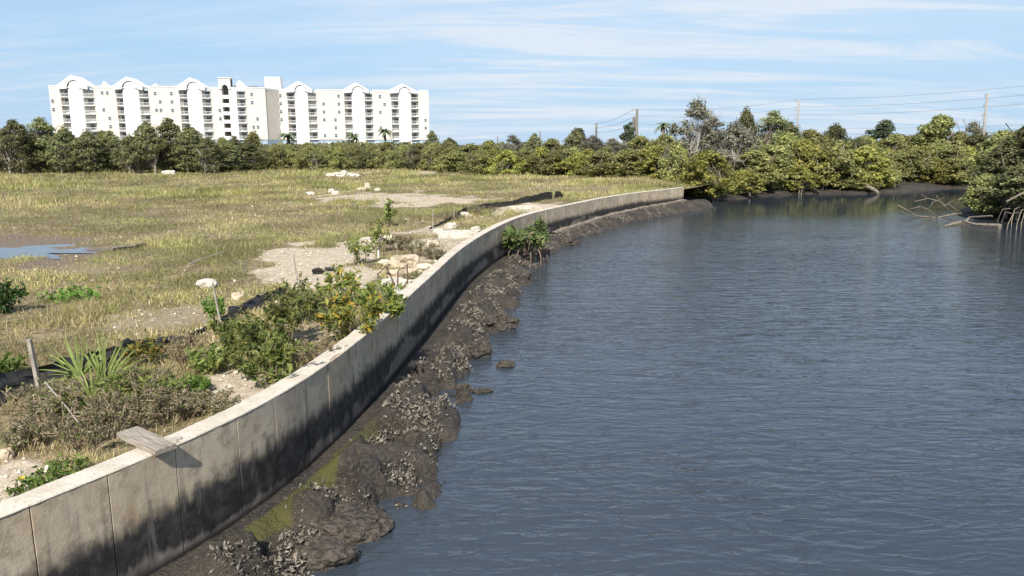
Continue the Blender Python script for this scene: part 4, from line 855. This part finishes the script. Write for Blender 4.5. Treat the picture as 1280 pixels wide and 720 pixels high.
# ------------------------------------------------------------------ grass over the field
def grass():
    n = 1000000
    a = RNG.uniform(-.78, .32, n); d = 4.2 * (92 / 4.2) ** (RNG.random(n) ** .72); y = d; x = np.tan(a) * y
    sdm = sand_mask(x, y); md = mud_mask(x, y); gN = fbm(x * .35, y * .35, 4, 101); dn = fbm(x * 1.1, y * 1.1, 3, 111)
    near = sstep(16, 9, y) * sstep(6.5, 2.5, np.abs(x - wall_x(y)))
    keep = RNG.random(n) < np.clip((1.0 - 1.0 * sdm ** .7) * (1 - .97 * md) * (0.18 + 1.3 * sstep(.32, .6, dn)) * (1 - .35 * near), .06, 1)
    redge = np.where(y < 47.3, wall_x(y) - .28, 10.6 + (y - 47.3) * .55); keep &= (x < redge)
    px = ((x - pc.x) / 2.9) ** 2 + ((y - pc.y) / 1.35) ** 2; keep &= px > 1
    x, y, gN, dn, sdm = x[keep], y[keep], gN[keep], dn[keep], sdm[keep]; n = len(x); z = field_z(x, y) - .02
    tall = 1.6 * sstep(.50, .66, fbm(x * .16 + 3, y * .16, 3, 121))
    h = (.04 + .13 * RNG.random(n) ** 1.4) * (.75 + .7 * tall) * (1 + .35 * sstep(30, 60, y)); h *= np.where(RNG.random(n) < .03, 1.9, 1)
    h *= 1 - .5 * sstep(.05, .6, sdm) ; h = h * sstep(0, .5, wall_x(np.minimum(y, 47)) - x + .2 * (y > 12) + (y > 47))
    wd = np.maximum(.0028, y * .00036) * RNG.uniform(.7, 1.4, n)
    th = RNG.random(n) * 6.283; ln = RNG.normal(0, .45, (n, 2)) * h[:, None]
    e = np.stack([np.cos(th), np.sin(th)], -1) * wd[:, None]
    b = np.stack([x, y], -1); Z0 = z[:, None]
    mid = b + ln * .35
    cols = np.array([(.29, .275, .085), (.20, .225, .065), (.42, .345, .18), (.50, .425, .26), (.24, .17, .105), (.115, .165, .045)])
    g = sstep(.40, .60, gN) * (.40 + .60 * sstep(8, 26, y))
    wts = np.stack([.26 + .2 * g, .06 + .24 * g, .30 - .20 * g, .18 - .10 * g, .30 - .25 * g, .02 + .05 * g], -1); cw = np.cumsum(wts / wts.sum(1, keepdims=True), 1)
    k = (RNG.random(n)[:, None] > cw).sum(1).clip(0, 5); T = cols[k] * RNG.uniform(.75, 1.25, (n, 1)) * (.66 + .68 * sstep(.3, .7, fbm(x * .5 + 9, y * .5, 4, 131)))[:, None]
    nr = y < 17
    Vn = np.stack([np.c_[b - e, Z0], np.c_[b + e, Z0], np.c_[mid + e * .8, Z0 + .6 * h[:, None]], np.c_[mid - e * .8, Z0 + .6 * h[:, None]], np.c_[b + ln, Z0 + h[:, None]]], 1)[nr].reshape(-1, 3)
    Vf = np.stack([np.c_[b - e, Z0], np.c_[b + e, Z0], np.c_[b + ln, Z0 + h[:, None]]], 1)[~nr].reshape(-1, 3)
    i = np.arange(nr.sum())[:, None] * 5; j = np.arange((~nr).sum())[:, None] * 3 + len(Vn)
    return mesh_np('grass', np.concatenate([Vn, Vf]), [np.concatenate([i + [0, 1, 2], i + [0, 2, 3], i + [3, 2, 4], j + [0, 1, 2]])], M_GRASS, False, {'tint': np.concatenate([np.repeat(T[nr], 5, 0), np.repeat(T[~nr], 3, 0)])})
tag(link('grass', grass()), 'rough green and straw coloured grass over the vacant lot', 'grass', None, 'stuff')

# ------------------------------------------------------------------ apartment block
M_CREAM = m_plain('cream_stucco', (.66, .60, .53), .9, .04, .2); M_BWHITE = m_plain('white_stucco', (.76, .75, .73), .85, .03, .2)
M_BLUE = m_plain('blue_stucco', (.33, .42, .50), .85, .05, .3); M_ROOFG = m_plain('roof_grey', (.62, .60, .58), .8, .1, .5); M_GREYB = m_plain('bluegrey_trim', (.42, .50, .57), .85, .05, .4)
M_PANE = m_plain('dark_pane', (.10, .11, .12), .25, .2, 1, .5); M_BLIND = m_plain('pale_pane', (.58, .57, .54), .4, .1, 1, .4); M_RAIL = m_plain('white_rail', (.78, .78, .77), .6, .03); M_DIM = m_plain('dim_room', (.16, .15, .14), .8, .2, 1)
apt = thing('apartment_building', 'eight storey cream and white apartment block with white gables beyond the trees', 'building')
class Face:
    def __init__(s, uA, dA, uB, dB):
        s.A = at(uA, 150, y=dA); s.B = at(uB, 150, y=dB); s.A.z = s.B.z = 0; e = (s.B - s.A); s.len = e.length; s.e = e.normalized(); s.n = Vector((s.e.y, -s.e.x, 0))
        s.M = Matrix(((s.e.x, -s.n.x, 0, s.A.x), (s.e.y, -s.n.y, 0, s.A.y), (0, 0, 1, 0), (0, 0, 0, 1)))     # local: x along, y inward, z up
    def s_of(s, u, v=140):
        r = at(u, v, y=1.0) - Vector((0, 0, CAM_H)); k = s.A.x * -s.e.y + s.A.y * s.e.x; t = k / (r.x * -s.e.y + r.y * s.e.x)
        return (Vector((r.x * t, r.y * t, 0)) - s.A).dot(s.e)
FH = 2.76; Z1 = 20.88; Z0 = Z1 - 5 * FH - 1.55; ROOF = Z1 + 1.42; PAR = Z1 + 2.22; GZ = .5
rowz = [Z1 - FH * k for k in range(6)]
FL = Face(64, 257, 333, 267); FR = Face(350, 274, 536, 281)
def bbox(F, x0, x1, y0, y1, z0, z1, name, mat, parent=None): m = MB(); m.box((x0, y0, z0), (x1, y1, z1), F.M); return m.obj(name, mat, parent or apt)
WIN = {}
def window(F, x, z, wd=1.15, ht=1.35, y=0):
    kind = random.random()
    key = (F, kind < .45)
    fo = MB(); X0, X1, Zb, Zt = -wd / 2, wd / 2, -ht / 2, ht / 2; t = .11
    if F not in WIN:
        for a in ((X0, X1, Zb, Zb + t), (X0, X1, Zt - t, Zt), (X0, X0 + t, Zb + t, Zt - t), (X1 - t, X1, Zb + t, Zt - t), (X0 + t, X1 - t, -.04, .04)): fo.box((a[0], -.10, a[2]), (a[1], .03, a[3]))
        pd_, pl, pu = MB(), MB(), MB(); pd_.box((X0 + t, -.04, Zb + t), (X1 - t, 0.01, Zt - t)); 
        WIN[F] = (fo.mesh('window', M_BWHITE), pd_.mesh('pane', M_PANE), pd_.mesh('pane', M_BLIND))
    fm, p1_, p2_ = WIN[F]; w_ = link('window', fm, apt); w_.matrix_local = F.M @ Matrix.Translation((x, y, z))
    link('pane', p1_ if kind < .5 else p2_, w_)
def balcony(F, x0, x1, z, back=1.9):
    """recessed balcony: slab, railing and a glazed door in the back wall"""
    bbox(F, x0 - .05, x1 + .05, -.45, back, z - 1.62, z - 1.40, 'balcony_slab', M_BWHITE)
    r = MB(); r.box((x0, -.40, z - .42), (x1, -.33, z - .34), F.M); n = max(3, int((x1 - x0) / .38))
    for i in range(n + 1): xx = x0 + (x1 - x0) * i / n; r.box((xx - .03, -.39, z - 1.40), (xx + .03, -.34, z - .42), F.M)
    r.obj('railing', M_RAIL, apt)
    xm = (x0 + x1) / 2 + random.uniform(-.3, .3); wd = min(1.7, (x1 - x0) * .6)
    d_ = bbox(F, xm - wd / 2, xm + wd / 2, back - .12, back - .002, z - 1.38, z + .75, 'balcony_door', M_BWHITE)
    m = MB(); m.box((xm - wd / 2 + .1, back - .16, z - 1.3), (xm + wd / 2 - .1, back - .125, z + .65), F.M); m.obj('pane', M_PANE if random.random() < .75 else M_BLIND, d_)
def balcony_stack(F, x0, x1):
    bbox(F, x0 + .004, x1 - .004, 1.9, 4.0, Z0, ROOF, 'recess_wall', M_BWHITE)
    bbox(F, x0, x1, -.18, 1.9, ROOF - .62, ROOF - .003, 'fascia', M_GREYB)
    for z_ in rowz: balcony(F, x0, x1, z_)
def solid(F, x0, x1, mat=None): 
    bbox(F, x0, x1, 0, 14, Z0, ROOF, 'wall', mat or M_CREAM); bbox(F, x0, x1, -.12, 14, ROOF, PAR - .25, 'parapet', M_BWHITE); bbox(F, x0 - .0, x1 + .0, -.3, 14.2, PAR - .25, PAR, 'cornice', M_BWHITE)
def unit(F, g0, g1, b0, b1, l0, r1, apexv):
    """gabled bay between two balcony stacks"""
    x0, x1, xb0, xb1, xl, xr = (F.s_of(q) for q in (g0, g1, b0, b1, l0, r1)); cxx = (xb0 + xb1) / 2; hw = (xb1 - xb0) / 2
    balcony_stack(F, xl, xb0); balcony_stack(F, xb1, xr)
    za = (at((g0 + g1) / 2, apexv, y=(F.A + F.e * cxx).y)).z; hg = (x1 - x0) / 2; cg = (x0 + x1) / 2; ah = min(2.75, (za - ROOF) * .70)
    m = MB(); P = [(xb0, 4), (xb0, -.3), (xb0 + hw * .2, -.62)] + [(cxx + hw * f, -.9) for f in (-.5, -.25, 0, .25, .5)] + [(xb1 - hw * .2, -.62), (xb1, -.3), (xb1, 4)]
    vs = [F.M @ Vector((x, y, GZ)) for x, y in P] + [F.M @ Vector((x, y, ROOF + (.0 if y > 0 else .05 + (ah - .5) * math.sqrt(max(0, 1 - ((x - cxx) / hw) ** 2))))) for x, y in P]; n = len(P)
    m.add(vs, [tuple(range(n))[::-1], tuple(range(n, 2 * n))] + [(i, (i + 1) % n, (i + 1) % n + n, i + n) for i in range(n)]); m.obj('bay', M_BWHITE, apt)
    g = MB(); xi = hw * .98
    arch = [(cxx + xi * math.cos(t), ROOF - .25 + ah * math.sin(t)) for t in [math.pi * k / 10 for k in range(11)]]
    g.prism([(cg - hg, ROOF - .5), (cg - hg, ROOF + .75), (cg - hg * .95, ROOF + .85), (cg, za), (cg + hg * .95, ROOF + .85), (cg + hg, ROOF + .75), (cg + hg, ROOF - .5)] + arch, -1.25, -.95, F.M)
    g.obj('gable', M_BWHITE, apt)
    r = MB(); r.prism([(cg - hg, ROOF + .70), (cg - hg * .95, ROOF + .80), (cg, za - .05), (cg + hg * .95, ROOF + .80), (cg + hg, ROOF + .70), (cg + hg, ROOF + .3), (cg, za - .6), (cg - hg, ROOF + .3)], -.947, 9, F.M); r.obj('roof', M_BWHITE, apt)
    s_ = MB(); s_.box((cg - hg + .1, -.947, ROOF + .001), (cg + hg - .1, 9, ROOF + .29), F.M); s_.obj('soffit', M_ROOFG, apt)
    bbox(F, xl, xr, 4.0, 14, Z0, ROOF + .6, 'wall', M_CREAM)
GL = [(76, 114, 88, 106.5, 78, 119.5, 94), (145, 182, 156, 176, 147, 187.5, 96), (224, 259, 236, 254, 226, 265, 97)]
GRt = [(358, 392, 369.6, 385.7, 360, 396, 101.5), (430, 462, 440.5, 456.5, 431, 466, 103.5), (487, 520, 498.6, 514, 489.5, 523, 105)]
for g in GL: unit(FL, *g)
for g in GRt: unit(FR, *g)
def ss_(F, *us): return [F.s_of(u) for u in us]
for a, b in ((64, 78), (119.5, 147), (187.5, 226), (265, 279)): solid(FL, *ss_(FL, a, b))
solid(FL, *ss_(FL, 308, 333)); solid(FL, *ss_(FL, 287.5, 297), M_BWHITE)
for a, b in ((350, 360), (396, 431), (466, 489.5), (523, 536)): solid(FR, *ss_(FR, a, b))
x0, x1 = ss_(FL, 297, 308); balcony_stack(FL, x0, x1); bbox(FL, x0, x1, 4, 14, Z0, ROOF + .6, 'wall', M_CREAM); bbox(FL, x0, x1, -.12, 4, ROOF, PAR, 'parapet', M_BWHITE)
# open stair tower
x0, x1 = ss_(FL, 279, 287.5); zt = at(282, 98, y=265).z
bbox(FL, x0, x1, 2.6, 14, Z0 - 4, ROOF + .5, 'stair_wall', M_DIM)
for z_ in rowz + [rowz[-1] - FH]:
    bbox(FL, x0, x1, -.1, 2.6, z_ - 1.62, z_ - 1.40, 'stair_slab', M_BWHITE); bbox(FL, x0, x1, -.1, 0.05, z_ - 1.399, z_ - .42, 'stair_parapet', M_BWHITE)
m = MB(); xa, xb = x0 - .8, x1 + .8; c_ = (x0 + x1) / 2; hw = (x1 - x0) / 2
m.prism([(xa, ROOF + .05), (xa, zt), (xb, zt), (xb, ROOF + .05), (x1, ROOF + .05)] + [(c_ + hw * math.cos(t), ROOF + .05 + 1.6 * math.sin(t)) for t in [math.pi * k / 8 for k in range(1, 8)]] + [(x0, ROOF + .05)], -.35, -.1, FL.M); m.obj('tower_front', M_BWHITE, apt)
bbox(FL, xa, xb, 2.62, 3.2, ROOF + .51, zt, 'tower_back', M_DIM); bbox(FL, xa - .2, xb + .2, -.6, 3.4, zt + .003, zt + .3, 'tower_cap', M_BWHITE)
# slanted end wall joining the two blocks, second gable and lift house behind, ground floor
m = MB(); P0 = FL.B; P1 = FR.A; bk = FL.M @ Vector((FL.len, 14, 0)); bk2 = FR.M @ Vector((0, 14, 0))
def quadprism(pts, z0, z1, name, mat):
    m = MB(); n = len(pts); m.add([(p.x, p.y, z0) for p in pts] + [(p.x, p.y, z1) for p in pts], [tuple(range(n))[::-1], tuple(range(n, 2 * n))] + [(i, (i + 1) % n, (i + 1) % n + n, i + n) for i in range(n)]); return m.obj(name, mat, apt)
quadprism([P0 + FL.n * -.01 - FL.e * .05, P1 - FR.n * .01 + FR.e * .05, bk2, bk], Z0, ROOF - .004, 'wall', M_CREAM)
quadprism([P0 + FL.n * .1, P1 + FR.n * .05, bk2, bk], ROOF, PAR, 'parapet', M_BWHITE)
quadprism([P0 + FL.n * .0 , P1 - FR.n * .02, bk2, bk], GZ, Z0 - .004, 'ground_floor', M_BLUE)
bbox(FL, 0, FL.len, .25, 13.9, GZ, Z0 - .004, 'ground_floor', M_BLUE); bbox(FR, 0, FR.len, .25, 13.9, GZ, Z0 - .004, 'ground_floor', M_BLUE)
bbox(FR, FR.len, FR.len + 2.2, 4, 14, GZ, Z0 - 1, 'porch', M_GREYB)
x0, x1 = ss_(FL, 289, 307); za = at(298, 100.5, y=272).z; m = MB(); m.prism([(x0, ROOF), (x0, ROOF + 1), ((x0 + x1) / 2, za), (x1, ROOF + 1), (x1, ROOF)], 5, 9, FL.M); m.obj('rear_gable', M_BWHITE, apt)
for u0, u1, v in ((117, 125, 102), (182, 190, 104)):
    x0, x1 = ss_(FL, u0, u1); za = at(u0 + 4, v, y=270).z; m = MB(); m.prism([(x0 - 1, PAR - .5), ((x0 + x1) / 2, za), (x1 + 1, PAR - .5)], 9, 12, FL.M); m.obj('rear_gable', M_BWHITE, apt)
x0, x1 = ss_(FL, 327, 346.5); bbox(FL, x0, x1, 10, 17, ROOF - 1, at(336, 96, y=277).z, 'lift_house', M_BWHITE)
x0, x1 = ss_(FL, 309, 320); bbox(FL, x0, x1, 6, 8, PAR, PAR + .8, 'roof_unit', M_DIM)
for F, us in ((FL, (67.5, 130, 136.5, 196, 201.5, 216, 275, 316, 321.5)), (FR, (351.5, 405, 419, 424, 475.5, 481, 531.7))):
    for u in us:
        for z_ in rowz: window(F, F.s_of(u), z_ - .1)
for u in (320, 410, 420, 470): window(FL if u < 340 else FR, (FL if u < 340 else FR).s_of(u), Z0 - 1.6, y=.25)

# ------------------------------------------------------------------ utility poles and wires
def pole(u, vtop, y, r, mat, label, arm=0, trans=False, name='utility_pole'):
    b = at(u, 185, y=y); t = at(u, vtop, y=y); o = thing(name, label, 'utility pole', (b.x, y, .5)); h = t.z - .5
    m = MB(); m.tube([(0, 0, -.5), (0, 0, h * .5), (0, 0, h)], [r * 1.25, r * 1.1, r * .85], 8); m.obj('pole', mat, o, True)
    for dz in (0, 1.05, 2.1):
        m = MB(); m.box((-arm, -.06, h - .35 - dz), (arm * .4, .06, h - .25 - dz)); m.tube([(-arm * .8, 0, h - .25 - dz), (-arm * .8, 0, h - .02 - dz)], .07, 6); m.obj('insulator_arm', M_METAL, o)
    if trans:
        m = MB(); m.tube([(.45, 0, h - 4.6), (.45, 0, h - 3.6)], .30, 10); m.obj('transformer', M_METAL, o)
        m = MB(); m.box((-.6, -.15, h - 2.6), (-.15, .15, h - 1.2)); m.obj('switch_box', M_DIM, o)
    return Vector((b.x, y, t.z))
pA = pole(795, 136, 112, .22, M_POLE, 'tall wooden utility pole with grey transformer above the mangroves', .7, True)
pB = pole(745, 154, 165, .22, M_POLE, 'short dark distant utility pole left of the wooden one', .5)
pC = pole(995, 124, 96, .11, M_CONPOLE, 'thin pale pole carrying three wires, behind the dark treetop', .45)
pD = pole(1227, 117, 84, .14, M_CONPOLE, 'pale thick concrete pole at the right above the mangroves', .3)
pole(675, 164, 175, .16, M_POLE, 'thin distant pole left of the slim pine', .3); pole(622, 170, 190, .14, M_POLE, 'faintest far pole above the middle of the field', .3); 
def wire(a, b, sag, label, r=.016):
    m = MB(); pts = [a.lerp(b, i / 16) - Vector((0, 0, sag * 4 * (i / 16) * (1 - i / 16))) for i in range(17)]; m.tube(pts, r, 4); tag(m.obj('power_line', M_WIRE), label, 'wire', 'overhead wires')
end = [at(1420, v, y=70) for v in (91, 103, 115)]
for k, nm in enumerate(('top', 'middle', 'lowest')):
    dz = Vector((0, 0, -1.05 * k)); wire(pB + Vector((-.3, 0, -.9 * k)), pA + dz + Vector((-.3, 0, 0)), .5, '%s of the three wires between short and tall wooden poles' % nm, .026); wire(pA + dz, pC + dz * .88, .6, '%s of the three wires from the wooden pole to the thin pale pole' % nm); wire(pC + dz * .88, end[k], .55, '%s of the three wires from the thin pale pole to the right edge' % nm)
for k, (va, vb, nm) in enumerate(((160, 150, 'upper'), (168, 158, 'lower'))): wire(at(1040, va, y=110), at(1400, vb, y=80), .3, '%s of two faint wires crossing behind the pale concrete pole' % nm, .018)
